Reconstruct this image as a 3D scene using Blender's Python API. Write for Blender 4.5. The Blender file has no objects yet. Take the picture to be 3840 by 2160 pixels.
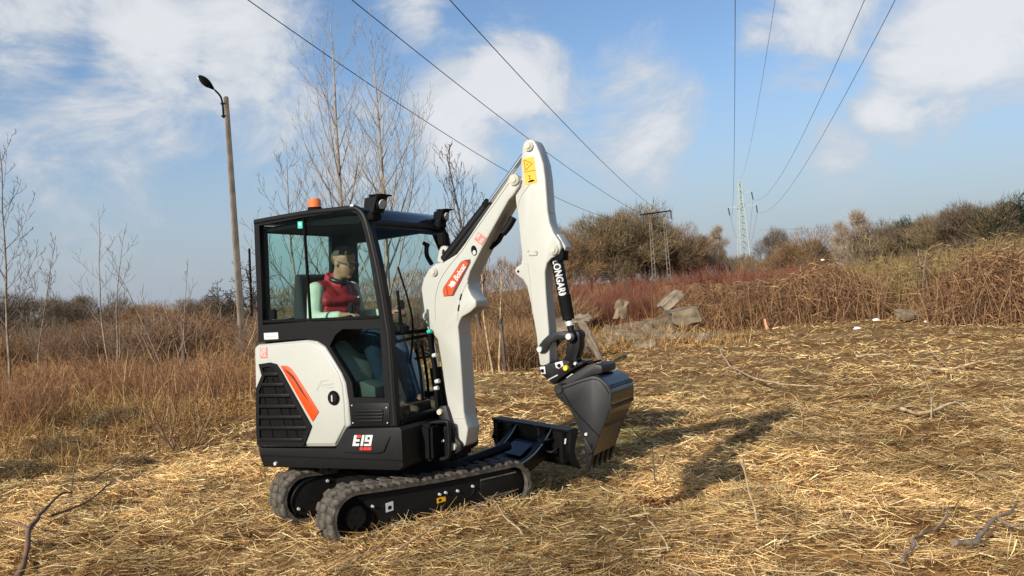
import bpy, bmesh, math, random
import numpy as np
from mathutils import Vector, Matrix, geometry
from bpy.types import Object

random.seed(7)
scene = bpy.context.scene
COL = scene.collection

# ------------------------------------------------------------------ camera
FOC, CAMH, ROLL = 3200.0, 1.6, math.radians(-4.0)        # focal length for a 3840 wide frame
cam_data = bpy.data.cameras.new('camera')
cam_data.sensor_width = 36.0
cam_data.lens = 36.0 * FOC / 3840.0
cam_data.clip_start = 0.05
cam_data.clip_end = 5000
camera = bpy.data.objects.new('camera', cam_data)
COL.objects.link(camera)
camera.matrix_world = Matrix.Translation((0, 0, CAMH)) @ Matrix.Rotation(math.pi / 2, 4, 'X') @ Matrix.Rotation(ROLL, 4, 'Z')
scene.camera = camera
cR = np.array([math.cos(ROLL), 0, math.sin(ROLL)])
cU = np.array([-math.sin(ROLL), 0, math.cos(ROLL)])
CAM = np.array([0, 0, CAMH])


def ray(px, py):
    return (px - 1920) / FOC * cR - (py - 1080) / FOC * cU + np.array([0, 1.0, 0])


def at(px, py, depth):
    return CAM + ray(px, py) * depth


# ------------------------------------------------------------------ world, sun, exposure
SUN_EL = math.radians(27)
SUN_AZ = math.radians(35)                     # light travels towards (sin, cos) of this
to_sun = Vector((-math.sin(SUN_AZ) * math.cos(SUN_EL), -math.cos(SUN_AZ) * math.cos(SUN_EL), math.sin(SUN_EL)))
world = bpy.data.worlds.new('World')
scene.world = world
world.use_nodes = True
wn, wl = world.node_tree.nodes, world.node_tree.links
wn.clear()
w_out = wn.new('ShaderNodeOutputWorld')
w_bg = wn.new('ShaderNodeBackground')
w_bg.inputs['Strength'].default_value = 0.076
sky = wn.new('ShaderNodeTexSky')
sky.sky_type = 'NISHITA'
sky.sun_disc = False
sky.sun_elevation = SUN_EL
sky.sun_rotation = math.atan2(to_sun.x, to_sun.y)
sky.air_density = 1.0
sky.dust_density = 1.4
sky.ozone_density = 2.0
tc = wn.new('ShaderNodeTexCoord')


def wmath(op, a, b=None, c=None, clamp=False):
    n = wn.new('ShaderNodeMath')
    n.operation = op
    n.use_clamp = clamp
    for i, v in enumerate((a, b, c)):
        if v is None:
            continue
        if isinstance(v, (int, float)):
            n.inputs[i].default_value = v
        else:
            wl.new(v, n.inputs[i])
    return n.outputs[0]


def wrange(v, a, b, c=0.0, d=1.0):
    n = wn.new('ShaderNodeMapRange')
    n.interpolation_type = 'SMOOTHSTEP'
    wl.new(v, n.inputs[0])
    for i, x in enumerate((a, b, c, d)):
        n.inputs[i + 1].default_value = x
    return n.outputs[0]


sep = wn.new('ShaderNodeSeparateXYZ')
wl.new(tc.outputs['Generated'], sep.inputs[0])
# clouds lie in flat layers: stretch the direction sideways so that they flatten towards the horizon
mp = wn.new('ShaderNodeMapping')
mp.inputs['Scale'].default_value = (1.0, 1.0, 1.7)
wl.new(tc.outputs['Generated'], mp.inputs[0])
nz = wn.new('ShaderNodeTexNoise')
nz.inputs['Scale'].default_value = 7.0
nz.inputs['Detail'].default_value = 9
nz.inputs['Roughness'].default_value = 0.62
nz.inputs['Distortion'].default_value = 0.45
wl.new(mp.outputs[0], nz.inputs['Vector'])
nz2 = wn.new('ShaderNodeTexNoise')
nz2.inputs['Scale'].default_value = 2.0
nz2.inputs['Detail'].default_value = 3
wl.new(mp.outputs[0], nz2.inputs['Vector'])
# banks of cloud: direction, radius, weight
BANKS = [((30, 60), .15, .95), ((560, 150), .14, .85), ((420, 400), .17, .6), ((940, 230), .13, .9), ((900, 40), .11, .85), ((700, 330), .12, .55),
         ((1060, 430), .12, .75), ((1300, 480), .13, .7), ((1900, 330), .10, 1.2), ((1720, 420), .12, 1.05), ((2080, 430), .13, .75), ((2350, 430), .14, .7),
         ((1990, 260), .07, .8), ((3080, 60), .11, 1.0), ((2870, 130), .05, .7), ((3480, 200), .12, .95), ((3340, 400), .07, 1.0), ((3720, 90), .14, .95),
         ((1540, 80), .06, .65), ((3150, 580), .08, .6), ((300, 660), .2, .45), ((1100, 700), .18, .35)]
total = None
for (bx, by), rad, wgt in BANKS:
    d = Vector(ray(bx, by)).normalized()
    vd = wn.new('ShaderNodeVectorMath')
    vd.operation = 'DISTANCE'
    wl.new(tc.outputs['Generated'], vd.inputs[0])
    vd.inputs[1].default_value = d
    g = wrange(vd.outputs['Value'], rad, rad * 0.1, 0.0, wgt)
    total = g if total is None else wmath('MAXIMUM', total, g)
# elsewhere the same broken cloud goes on
behind = wrange(sep.outputs['Y'], 0.62, 0.3, 0.0, 0.45)
total = wmath('MAXIMUM', total, wmath('MULTIPLY', behind, wrange(nz2.outputs[0], .45, .65)))
raw = wmath('ADD', nz.outputs[0], wmath('MULTIPLY', total, 0.42))
cover = wrange(raw, 0.57, 0.84, 0.0, 0.90)
cover = wmath('MULTIPLY', cover, wrange(sep.outputs['Z'], 0.0, 0.12, 0.25, 1.0))
crgb = wn.new('ShaderNodeMix')
crgb.data_type = 'RGBA'
crgb.inputs[6].default_value = (5.7, 6.2, 6.9, 1)
crgb.inputs[7].default_value = (8.3, 8.4, 8.6, 1)
wl.new(wrange(raw, 0.68, 0.98), crgb.inputs[0])
# thin high haze pales the lower sky
hz = wn.new('ShaderNodeMix')
hz.data_type = 'RGBA'
hz.inputs[7].default_value = (4.15, 4.75, 5.6, 1)
skyv = wn.new('ShaderNodeMix')
skyv.data_type = 'RGBA'
skyv.blend_type = 'MULTIPLY'
skyv.inputs[0].default_value = 1.0
skyv.inputs[7].default_value = (1.22, 1.34, 1.47, 1)
wl.new(sky.outputs[0], skyv.inputs[6])
wl.new(skyv.outputs[2], hz.inputs[6])
wl.new(wrange(sep.outputs['Z'], 0.27, -0.03, 0.0, 0.92), hz.inputs[0])
fin = wn.new('ShaderNodeMix')
fin.data_type = 'RGBA'
wl.new(cover, fin.inputs[0])
wl.new(hz.outputs[2], fin.inputs[6])
wl.new(crgb.outputs[2], fin.inputs[7])
wl.new(fin.outputs[2], w_bg.inputs['Color'])
wl.new(w_bg.outputs[0], w_out.inputs[0])

sun_data = bpy.data.lights.new('sun', 'SUN')
sun_data.energy = 4.8
sun_data.angle = math.radians(0.53)
sun_data.color = (1.0, 0.94, 0.85)
sun = bpy.data.objects.new('sun', sun_data)
COL.objects.link(sun)
sun.rotation_euler = (-to_sun).to_track_quat('-Z', 'Y').to_euler()

vs = scene.view_settings
vs.view_transform = 'Standard'
vs.look = 'None'
vs.exposure = 0.38
vs.gamma = 1.0
vs.use_curve_mapping = False
scene.render.engine = 'CYCLES'
scene.cycles.max_bounces = 8
scene.cycles.transparent_max_bounces = 24
scene.cycles.caustics_reflective = False
scene.cycles.caustics_refractive = False

# ------------------------------------------------------------------ materials
MATS = {}


def material(name, col, rough=0.5, metal=0.0, spec=0.5, vary=0.0, vscale=8.0, col2=None, bump=0.0, bscale=60.0, coat=0.0, attr=False, dirt=0.0, trans=0.0):
    m = bpy.data.materials.new(name)
    m.use_nodes = True
    n, l = m.node_tree.nodes, m.node_tree.links
    b = n['Principled BSDF']
    b.inputs['Roughness'].default_value = rough
    b.inputs['Metallic'].default_value = metal
    b.inputs['Specular IOR Level'].default_value = spec
    b.inputs['Coat Weight'].default_value = coat
    src = None
    if attr:
        a = n.new('ShaderNodeAttribute')
        a.attribute_name = 'tint'
        src = a.outputs['Color']
        if col is not None:
            mx = n.new('ShaderNodeMix')
            mx.data_type = 'RGBA'
            mx.blend_type = 'MULTIPLY'
            mx.inputs[0].default_value = 1
            l.new(src, mx.inputs[6])
            mx.inputs[7].default_value = (*col, 1)
            src = mx.outputs[2]
    t = n.new('ShaderNodeTexCoord')
    if vary or col2:
        z = n.new('ShaderNodeTexNoise')
        z.inputs['Scale'].default_value = vscale
        z.inputs['Detail'].default_value = 5
        l.new(t.outputs['Object'], z.inputs['Vector'])
        r = n.new('ShaderNodeValToRGB')
        c2 = col2 or tuple(c * (1 - vary) for c in col)
        r.color_ramp.elements[0].color = (*col, 1)
        r.color_ramp.elements[1].color = (*c2, 1)
        r.color_ramp.elements[0].position = 0.38
        r.color_ramp.elements[1].position = 0.66
        l.new(z.outputs[0], r.inputs[0])
        src = r.outputs[0]
        rr = n.new('ShaderNodeMapRange')
        l.new(z.outputs[0], rr.inputs[0])
        rr.inputs[3].default_value = max(0.02, rough - 0.08)
        rr.inputs[4].default_value = min(1, rough + 0.12)
        l.new(rr.outputs[0], b.inputs['Roughness'])
    if dirt:
        z = n.new('ShaderNodeTexNoise')
        z.inputs['Scale'].default_value = 14
        z.inputs['Detail'].default_value = 8
        z.inputs['Roughness'].default_value = 0.7
        l.new(t.outputs['Object'], z.inputs['Vector'])
        r = n.new('ShaderNodeMapRange')
        l.new(z.outputs[0], r.inputs[0])
        r.inputs[1].default_value = 0.55
        r.inputs[2].default_value = 0.78
        r.inputs[4].default_value = dirt
        mx = n.new('ShaderNodeMix')
        mx.data_type = 'RGBA'
        l.new(r.outputs[0], mx.inputs[0])
        if src is None:
            mx.inputs[6].default_value = (*col, 1)
        else:
            l.new(src, mx.inputs[6])
        mx.inputs[7].default_value = (0.23, 0.17, 0.11, 1)
        src = mx.outputs[2]
    if src is None:
        b.inputs['Base Color'].default_value = (*col, 1)
    else:
        l.new(src, b.inputs['Base Color'])
    if bump:
        z = n.new('ShaderNodeTexNoise')
        z.inputs['Scale'].default_value = bscale
        z.inputs['Detail'].default_value = 6
        l.new(t.outputs['Object'], z.inputs['Vector'])
        bp = n.new('ShaderNodeBump')
        bp.inputs['Strength'].default_value = bump
        bp.inputs['Distance'].default_value = 0.02
        l.new(z.outputs[0], bp.inputs['Height'])
        l.new(bp.outputs[0], b.inputs['Normal'])
    if trans:
        tl = n.new('ShaderNodeBsdfTranslucent')
        l.new(src, tl.inputs[0])
        ms = n.new('ShaderNodeMixShader')
        ms.inputs[0].default_value = trans
        l.new(b.outputs[0], ms.inputs[1])
        l.new(tl.outputs[0], ms.inputs[2])
        l.new(ms.outputs[0], n['Material Output'].inputs[0])
    MATS[name] = m
    return m


def glass_material(name, tint, refl=0.06):
    m = bpy.data.materials.new(name)
    m.use_nodes = True
    n, l = m.node_tree.nodes, m.node_tree.links
    n.remove(n['Principled BSDF'])
    tr = n.new('ShaderNodeBsdfTransparent')
    tr.inputs[0].default_value = (*tint, 1)
    gl = n.new('ShaderNodeBsdfGlossy')
    gl.inputs['Roughness'].default_value = 0.03
    gl.inputs[0].default_value = (0.9, 0.95, 0.95, 1)
    lw = n.new('ShaderNodeLayerWeight')
    lw.inputs[0].default_value = 0.5
    pw_ = n.new('ShaderNodeMath')
    pw_.operation = 'POWER'
    l.new(lw.outputs['Facing'], pw_.inputs[0])
    pw_.inputs[1].default_value = 5.0
    fr = n.new('ShaderNodeMath')
    fr.operation = 'MULTIPLY_ADD'
    l.new(pw_.outputs[0], fr.inputs[0])
    fr.inputs[1].default_value = 0.55
    fr.inputs[2].default_value = 0.006
    mx = n.new('ShaderNodeMixShader')
    l.new(fr.outputs[0], mx.inputs[0])
    l.new(tr.outputs[0], mx.inputs[1])
    l.new(gl.outputs[0], mx.inputs[2])
    l.new(mx.outputs[0], n['Material Output'].inputs[0])
    MATS[name] = m
    return m


material('white_paint', (0.40, 0.40, 0.35), 0.38, vary=0.05, vscale=3, coat=0.2, dirt=0.10)
material('cream_pin', (0.46, 0.42, 0.31), 0.45)
material('charcoal', (0.0068, 0.0068, 0.0064), 0.48, spec=0.24, vary=0.25, vscale=5, dirt=0.03)
material('roof_gloss', (0.012, 0.014, 0.016), 0.22, coat=0.4)
material('black_plastic', (0.0045, 0.0045, 0.0045), 0.5, spec=0.22, dirt=0.02)
material('black_gloss', (0.004, 0.004, 0.006), 0.36, spec=0.35)
material('black_steel', (0.005, 0.005, 0.005), 0.55, spec=0.22, dirt=0.05)
material('matt_black', (0.003, 0.003, 0.003), 0.8, spec=0.15)
material('bucket_paint', (0.0135, 0.0135, 0.0135), 0.48, spec=0.3, vary=0.35, vscale=9, dirt=0.08)
material('bucket_shell', (0.012, 0.012, 0.014), 0.22, vary=0.4, vscale=9, dirt=0.08)
material('steel', (0.60, 0.60, 0.57), 0.35, metal=0.35)
material('chrome', (0.8, 0.8, 0.8), 0.12, metal=1.0)
material('orange_paint', (0.62, 0.060, 0.004), 0.4)
material('orange_dark', (0.10, 0.012, 0.004), 0.5)
material('orange_lens', (0.75, 0.16, 0.02), 0.18, coat=0.4)
material('decal_white', (0.50, 0.50, 0.48), 0.5)
material('decal_grey', (0.345, 0.34, 0.30), 0.5)
material('decal_pink', (0.52, 0.16, 0.13), 0.5)
material('decal_red', (0.72, 0.03, 0.02), 0.5)
material('decal_yellow', (0.68, 0.36, 0.008), 0.5)
material('decal_green', (0.02, 0.45, 0.33), 0.5)
material('seam_grey', (0.42, 0.41, 0.38), 0.6)
material('rubber', (0.036, 0.030, 0.024), 0.85, col2=(0.105, 0.085, 0.06), vscale=16, bump=0.3, bscale=90)
material('rubber_side', (0.03, 0.028, 0.026), 0.8, col2=(0.09, 0.078, 0.062), vscale=12)
material('seat_fabric', (0.02, 0.02, 0.022), 0.9)
material('floor_mat', (0.065, 0.03, 0.016), 0.9, vary=0.5, vscale=20)
material('console', (0.16, 0.17, 0.15), 0.6)
material('yellow_paint', (0.80, 0.55, 0.02), 0.5)
material('lamp_lens', (0.35, 0.36, 0.37), 0.15, coat=0.5)
glass_material('cab_glass', (0.84, 0.935, 0.91))
glass_material('lower_glass', (0.62, 0.71, 0.69))
glass_material('front_glass', (0.88, 0.95, 0.945))
material('skin', (0.34, 0.165, 0.098), 0.5, vary=0.12, vscale=30)
material('red_vest', (0.33, 0.010, 0.014), 0.6, vary=0.25, vscale=25, bump=0.3, bscale=40)
material('red_collar', (0.50, 0.02, 0.03), 0.6)
material('shirt', (0.50, 0.52, 0.40), 0.8, vary=0.1, vscale=20)
material('jeans', (0.030, 0.055, 0.10), 0.9, vary=0.3, vscale=20)
material('shoe', (0.12, 0.07, 0.04), 0.8)
material('hair', (0.075, 0.052, 0.04), 0.9)
material('dark_frame', (0.015, 0.012, 0.01), 0.4)
material('concrete', (0.27, 0.215, 0.15), 0.9, col2=(0.13, 0.10, 0.068), vscale=5, bump=0.5, bscale=30)
material('post_concrete', (0.21, 0.175, 0.135), 0.9, col2=(0.12, 0.098, 0.072), vscale=2.5, bump=0.3, bscale=20)
material('mossy_stone', (0.22, 0.165, 0.10), 0.95, col2=(0.085, 0.065, 0.038), vscale=4, bump=0.6, bscale=14)
material('pylon_green', (0.33, 0.385, 0.35), 0.7)
material('wire', (0.035, 0.037, 0.045), 0.6)
material('porcelain', (0.05, 0.06, 0.07), 0.3)
material('bark_pale', (0.30, 0.255, 0.20), 0.9, col2=(0.16, 0.13, 0.10), vscale=6)
material('bark_dark', (0.10, 0.078, 0.06), 0.9, col2=(0.055, 0.042, 0.034), vscale=8)
material('bark_brown', (0.19, 0.11, 0.06), 0.9, col2=(0.10, 0.055, 0.03), vscale=9)
material('bark_grey', (0.25, 0.19, 0.13), 0.9, col2=(0.11, 0.08, 0.055), vscale=9, bump=0.4, bscale=50)
material('deadwood', (0.45, 0.33, 0.19), 0.9, col2=(0.22, 0.15, 0.085), vscale=14)
material('twig', None, 0.9, spec=0.15, attr=True, trans=0.22)
material('straw', None, 0.75, spec=0.12, attr=True, trans=0.30)
material('dry_leaf', (0.34, 0.10, 0.035), 0.7, vary=0.4, vscale=40)
material('litter', (0.75, 0.73, 0.70), 0.6)
material('stake_paint', (0.62, 0.26, 0.15), 0.7)

# ------------------------------------------------------------------ mesh helpers


def link(name, me, mat=None, parent=None, smooth=None):
    o = bpy.data.objects.new(name, me)
    COL.objects.link(o)
    if mat is not None:
        me.materials.clear()
        me.materials.append(MATS[mat])
    if smooth is not None:
        me.polygons.foreach_set('use_smooth', [True] * len(me.polygons))
        me.set_sharp_from_angle(angle=math.radians(smooth))
    if parent is not None:
        o.parent = parent
    return o


def tag(o, label=None, cat=None, group=None, kind=None):
    if label:
        o['label'] = label
    if cat:
        o['category'] = cat
    if group:
        o['group'] = group
    if kind:
        o['kind'] = kind
    return o


def empty(name, loc=(0, 0, 0)):
    o = bpy.data.objects.new(name, None)
    o.empty_display_size = 0.1
    o.location = loc
    COL.objects.link(o)
    return o


def np_mesh(name, V, F4=None, F3=None, tint=None):
    """fast mesh from numpy arrays"""
    V = np.asarray(V, np.float32)
    nv = len(V)
    q = np.zeros((0, 4), np.int32) if F4 is None else np.asarray(F4, np.int32)
    t = np.zeros((0, 3), np.int32) if F3 is None else np.asarray(F3, np.int32)
    me = bpy.data.meshes.new(name)
    me.vertices.add(nv)
    me.vertices.foreach_set('co', V.ravel())
    loops = np.concatenate([q.ravel(), t.ravel()])
    me.loops.add(len(loops))
    me.loops.foreach_set('vertex_index', loops)
    starts = np.concatenate([np.arange(len(q)) * 4, len(q) * 4 + np.arange(len(t)) * 3]).astype(np.int32)
    me.polygons.add(len(q) + len(t))
    me.polygons.foreach_set('loop_start', starts)
    me.update(calc_edges=True)
    if tint is not None:
        a = me.attributes.new('tint', 'FLOAT_COLOR', 'POINT')
        c = np.ones((nv, 4), np.float32)
        c[:, :3] = tint
        a.data.foreach_set('color', c.ravel())
    return me


def bm_mesh(bm, name):
    me = bpy.data.meshes.new(name)
    bmesh.ops.recalc_face_normals(bm, faces=bm.faces)
    bm.to_mesh(me)
    bm.free()
    return me


def fix(loops, n):
    """signed area, so that every outline runs the same way round"""
    a = sum(loops[i][0] * loops[(i + 1) % n][1] - loops[(i + 1) % n][0] * loops[i][1] for i in range(n))
    return loops if a > 0 else loops[::-1]


def plate(name, pts, v0, v1, mat, parent, holes=(), bevel=0.0, seg=2, smooth=35, to=None):
    """an outline in the (u, w) plane, given depth from v0 to v1 (v grows to the machine's right side)"""
    to = to or (lambda u, v, w: (u, -v, w))
    bm = bmesh.new()
    loops = [list(pts)] + [list(h) for h in holes]
    if not holes:
        a = [bm.verts.new(to(u, v0, w)) for u, w in loops[0]]
        b = [bm.verts.new(to(u, v1, w)) for u, w in loops[0]]
        n = len(a)
        bm.faces.new(a)
        bm.faces.new(b[::-1])
        for i in range(n):
            bm.faces.new((a[i], a[(i + 1) % n], b[(i + 1) % n], b[i]))
        bmesh.ops.recalc_face_normals(bm, faces=bm.faces)
        if bevel:
            ed = [e for e in bm.edges if e.calc_face_angle(0) > 0.5]
            bmesh.ops.bevel(bm, geom=ed, offset=bevel, segments=seg, affect='EDGES', profile=0.5, clamp_overlap=True)
    else:
        tri = geometry.tessellate_polygon([[Vector((u, w, 0)) for u, w in lp] for lp in loops])
        flat = [p for lp in loops for p in lp]
        a = [bm.verts.new(to(u, v0, w)) for u, w in flat]
        b = [bm.verts.new(to(u, v1, w)) for u, w in flat]
        for t in tri:
            bm.faces.new([a[i] for i in t])
            bm.faces.new([b[i] for i in t[::-1]])
        k = 0
        for lp in loops:
            n = len(lp)
            for i in range(n):
                j = (i + 1) % n
                bm.faces.new((a[k + i], a[k + j], b[k + j], b[k + i]))
            k += n
        bmesh.ops.recalc_face_normals(bm, faces=bm.faces)
    return link(name, bm_mesh(bm, name), mat, parent, smooth)


def box(name, lo, hi, mat, parent, bevel=0.0, M=None, smooth=35):
    bm = bmesh.new()
    bmesh.ops.create_cube(bm, size=1)
    for v in bm.verts:
        v.co = Vector([(lo[i] + hi[i]) / 2 + v.co[i] * (hi[i] - lo[i]) for i in range(3)])
    if bevel:
        bmesh.ops.bevel(bm, geom=list(bm.edges), offset=bevel, segments=2, affect='EDGES', clamp_overlap=True)
    if M is not None:
        bm.transform(M)
    return link(name, bm_mesh(bm, name), mat, parent, smooth)


def cyl(name, p0, p1, r0, mat, parent, r1=None, seg=20, bevel=0.0, smooth=40):
    r1 = r0 if r1 is None else r1
    p0, p1 = Vector(p0), Vector(p1)
    d = p1 - p0
    bm = bmesh.new()
    bmesh.ops.create_cone(bm, cap_ends=True, segments=seg, radius1=r0, radius2=r1, depth=d.length)
    if bevel:
        ed = [e for e in bm.edges if e.calc_face_angle(0) > 0.8]
        bmesh.ops.bevel(bm, geom=ed, offset=bevel, segments=2, affect='EDGES', clamp_overlap=True)
    bm.transform(Matrix.Translation((p0 + p1) / 2) @ d.to_track_quat('Z', 'Y').to_matrix().to_4x4())
    return link(name, bm_mesh(bm, name), mat, parent, smooth)


def smooth_path(P, n=6, closed=False):
    """Catmull-Rom through the points"""
    P = [Vector(p) for p in P]
    m = len(P)
    out = []
    rng = range(m) if closed else range(m - 1)
    for i in rng:
        g = (lambda k: P[k % m]) if closed else (lambda k: P[min(max(k, 0), m - 1)])
        p0, p1, p2, p3 = g(i - 1), g(i), g(i + 1), g(i + 2)
        for k in range(n):
            t = k / n
            out.append(0.5 * ((2 * p1) + (p2 - p0) * t + (2 * p0 - 5 * p1 + 4 * p2 - p3) * t * t + (3 * p1 - p0 - 3 * p2 + p3) * t ** 3))
    if not closed:
        out.append(P[-1])
    return out


def tube(name, path, r, mat, parent, seg=10, n=6, closed=False, raw=False, smooth=60):
    P = [Vector(p) for p in path] if raw else smooth_path(path, n, closed)
    R = r if callable(r) else (lambda t: r)
    V, F = [], []
    m = len(P)
    up = None
    for i, p in enumerate(P):
        a = P[(i - 1) % m] if closed else P[max(i - 1, 0)]
        b = P[(i + 1) % m] if closed else P[min(i + 1, m - 1)]
        t = (b - a).normalized()
        if up is None:
            up = t.orthogonal().normalized()
        x = (up - t * up.dot(t)).normalized()
        up = x
        y = t.cross(x)
        rr = R(i / max(1, m - 1))
        for k in range(seg):
            an = 2 * math.pi * k / seg
            V.append(p + x * math.cos(an) * rr + y * math.sin(an) * rr)
    for i in range(m if closed else m - 1):
        for k in range(seg):
            j, k2 = (i + 1) % m, (k + 1) % seg
            F.append((i * seg + k, i * seg + k2, j * seg + k2, j * seg + k))
    me = bpy.data.meshes.new(name)
    faces = list(F)
    if not closed:
        faces += [tuple(range(seg))[::-1], tuple((m - 1) * seg + k for k in range(seg))]
    me.from_pydata([tuple(v) for v in V], [], faces)
    me.update()
    return link(name, me, mat, parent, smooth)


def text_mesh(s, bold=0.0):
    cu = bpy.data.curves.new('lettering', 'FONT')
    cu.body = s
    cu.offset = bold
    cu.resolution_u = 3
    o = bpy.data.objects.new('lettering', cu)
    me = bpy.data.meshes.new_from_object(o)
    bpy.data.objects.remove(o)
    bpy.data.curves.remove(cu)
    return me


def lettering(name, s, p0, p1, height, mat, parent, to, shear=0.0, bold=0.02, cuts=0):
    """flat letters: baseline from p0 to p1 in a plane, to(u, w) gives the place on the surface"""
    me = text_mesh(s, bold)
    if cuts:
        bm = bmesh.new()
        bm.from_mesh(me)
        bmesh.ops.triangulate(bm, faces=bm.faces)
        bmesh.ops.subdivide_edges(bm, edges=list(bm.edges), cuts=cuts, use_grid_fill=True)
        bm.to_mesh(me)
        bm.free()
    co = np.array([v.co[:] for v in me.vertices])
    mn, mx = co.min(0), co.max(0)
    p0, p1 = np.array(p0), np.array(p1)
    d = p1 - p0
    ln = np.linalg.norm(d)
    d = d / ln
    nrm = np.array([-d[1], d[0]])
    for v in me.vertices:
        y = (v.co.y - mn[1]) / (mx[1] - mn[1])
        x = (v.co.x - mn[0]) / (mx[0] - mn[0]) * (ln - shear * height) + shear * y * height
        q = p0 + d * x + nrm * y * height
        v.co = to(q[0], q[1])
    return link(name, me, mat, parent)


# ------------------------------------------------------------------ noise for terrain and growth
_rng = np.random.RandomState(3)
_G = _rng.rand(256, 256)


def vnoise(x, y):
    x, y = np.asarray(x, float), np.asarray(y, float)
    xi, yi = np.floor(x).astype(int), np.floor(y).astype(int)
    fx, fy = x - xi, y - yi
    fx, fy = fx * fx * (3 - 2 * fx), fy * fy * (3 - 2 * fy)
    g = lambda i, j: _G[i % 256, j % 256]
    return (g(xi, yi) * (1 - fx) + g(xi + 1, yi) * fx) * (1 - fy) + (g(xi, yi + 1) * (1 - fx) + g(xi + 1, yi + 1) * fx) * fy


def fbm(x, y, o=4):
    s, a, t = 0, 1.0, 0
    for k in range(o):
        s = s + a * vnoise(x * 2 ** k + 17 * k, y * 2 ** k + 31 * k)
        t += a
        a *= 0.5
    return s / t


def sstep(a, b, x):
    t = np.clip((x - a) / (b - a), 0, 1)
    return t * t * (3 - 2 * t)


MC = (-0.9, 6.23)


EDGE = np.array([(-60, 2.0), (-12, 5.5), (-6.5, 7.3), (-4.6, 8.4), (-3.6, 9.6), (-3.3, 11.5), (-2.2, 14.2), (-0.6, 16.0), (1.4, 17.8), (4.4, 22.0), (5.6, 23.0), (8.5, 24.0), (13.0, 22.5), (20, 20.0), (60, 16.0)])


def wild(x, y):
    """how far beyond the mown edge a place lies, in metres"""
    return y - np.interp(x, EDGE[:, 0], EDGE[:, 1])


def ground(x, y):
    x, y = np.asarray(x, float), np.asarray(y, float)
    r = np.hypot(x - MC[0], y - MC[1])
    z = -0.031 * (x - MC[0]) * (1 - sstep(2.5, 9, r))
    w = wild(x, y)
    z = z + (fbm(x * 0.35, y * 0.35, 3) - 0.5) * 0.22 * sstep(1.4, 4, r)
    z = z + (fbm(x * 1.9 + 9, y * 1.9, 3) - 0.5) * 0.20 * (0.35 + 0.65 * sstep(1.2, 2.6, r))
    z = z + (fbm(x * 5.3 + 3, y * 5.3, 2) - 0.5) * 0.075
    z = z + sstep(0, 6, w) * 0.15 * sstep(0, -5, x)
    z = z + 0.34 * np.exp(-(((x - 3.0) / 1.7) ** 2 + ((y - 21.2) / 1.3) ** 2))
    far = np.hypot(x, y)
    z = z + (fbm(x * 0.03, y * 0.03, 2) - 0.5) * 2.2 * sstep(35, 90, far)
    z = z - 1.2 * sstep(30, 80, far) * sstep(10, -20, x)
    return z


def gz(x, y):
    return float(ground(x, y))


def on_ground(px, py):
    """the spot of ground seen at a place in the picture"""
    d = ray(px, py)
    z = 0.0
    for _ in range(12):
        t = (z - CAMH) / d[2]
        p = CAM + d * t
        z = gz(p[0], p[1])
    return np.array([p[0], p[1], z])


def foot(px, py, depth):
    """ground below the point seen at (px, py) at a depth"""
    p = at(px, py, depth)
    return Vector((p[0], p[1], gz(p[0], p[1])))

# ================================================================== THE SETTING
# ------------------------------------------------------------------ ground
NG = 330
tt = np.linspace(-1, 1, NG)
gx = np.sinh(tt * 6.2) * 2.6
gy = np.sinh(tt * 6.2) * 2.6 + 6.0
GX, GY = np.meshgrid(gx, gy)
GZ = ground(GX, GY)
GV = np.stack([GX, GY, GZ], -1).reshape(-1, 3)
ii = np.arange(NG * NG).reshape(NG, NG)
GF = np.stack([ii[:-1, :-1], ii[:-1, 1:], ii[1:, 1:], ii[1:, :-1]], -1).reshape(-1, 4)
gme = np_mesh('ground', GV, GF)
gmat = bpy.data.materials.new('ground_straw')
gmat.use_nodes = True
gn, gl = gmat.node_tree.nodes, gmat.node_tree.links
gb = gn['Principled BSDF']
gb.inputs['Roughness'].default_value = 0.95
gb.inputs['Specular IOR Level'].default_value = 0.1
gt = gn.new('ShaderNodeTexCoord')
gz1 = gn.new('ShaderNodeTexNoise')
gz1.inputs['Scale'].default_value = 9
gz1.inputs['Detail'].default_value = 10
gz1.inputs['Roughness'].default_value = 0.7
gl.new(gt.outputs['Object'], gz1.inputs['Vector'])
gr = gn.new('ShaderNodeValToRGB')
e = gr.color_ramp.elements
e[0].position, e[0].color = 0.30, (0.055, 0.031, 0.014, 1)
e[1].position, e[1].color = 0.72, (0.50, 0.32, 0.13, 1)
k = e.new(0.50)
k.color = (0.19, 0.115, 0.046, 1)
gl.new(gz1.outputs[0], gr.inputs[0])
gz2 = gn.new('ShaderNodeTexNoise')
gz2.inputs['Scale'].default_value = 0.6
gz2.inputs['Detail'].default_value = 4
gl.new(gt.outputs['Object'], gz2.inputs['Vector'])
gmx = gn.new('ShaderNodeMix')
gmx.data_type = 'RGBA'
gmx.blend_type = 'MULTIPLY'
gl.new(gr.outputs[0], gmx.inputs[6])
gmx.inputs[7].default_value = (0.72, 0.55, 0.42, 1)
gq = gn.new('ShaderNodeMapRange')
gl.new(gz2.outputs[0], gq.inputs[0])
gq.inputs[1].default_value, gq.inputs[2].default_value = 0.42, 0.62
gl.new(gq.outputs[0], gmx.inputs[0])
gl.new(gmx.outputs[2], gb.inputs['Base Color'])
gbp = gn.new('ShaderNodeBump')
gbp.inputs['Strength'].default_value = 0.7
gbp.inputs['Distance'].default_value = 0.04
gl.new(gz1.outputs[0], gbp.inputs['Height'])
gl.new(gbp.outputs[0], gb.inputs['Normal'])
MATS['ground_straw'] = gmat
g_obj = link('ground', gme, 'ground_straw', None, 80)
tag(g_obj, kind='structure')

# ------------------------------------------------------------------ growth
RN = np.random.RandomState(11)


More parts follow.
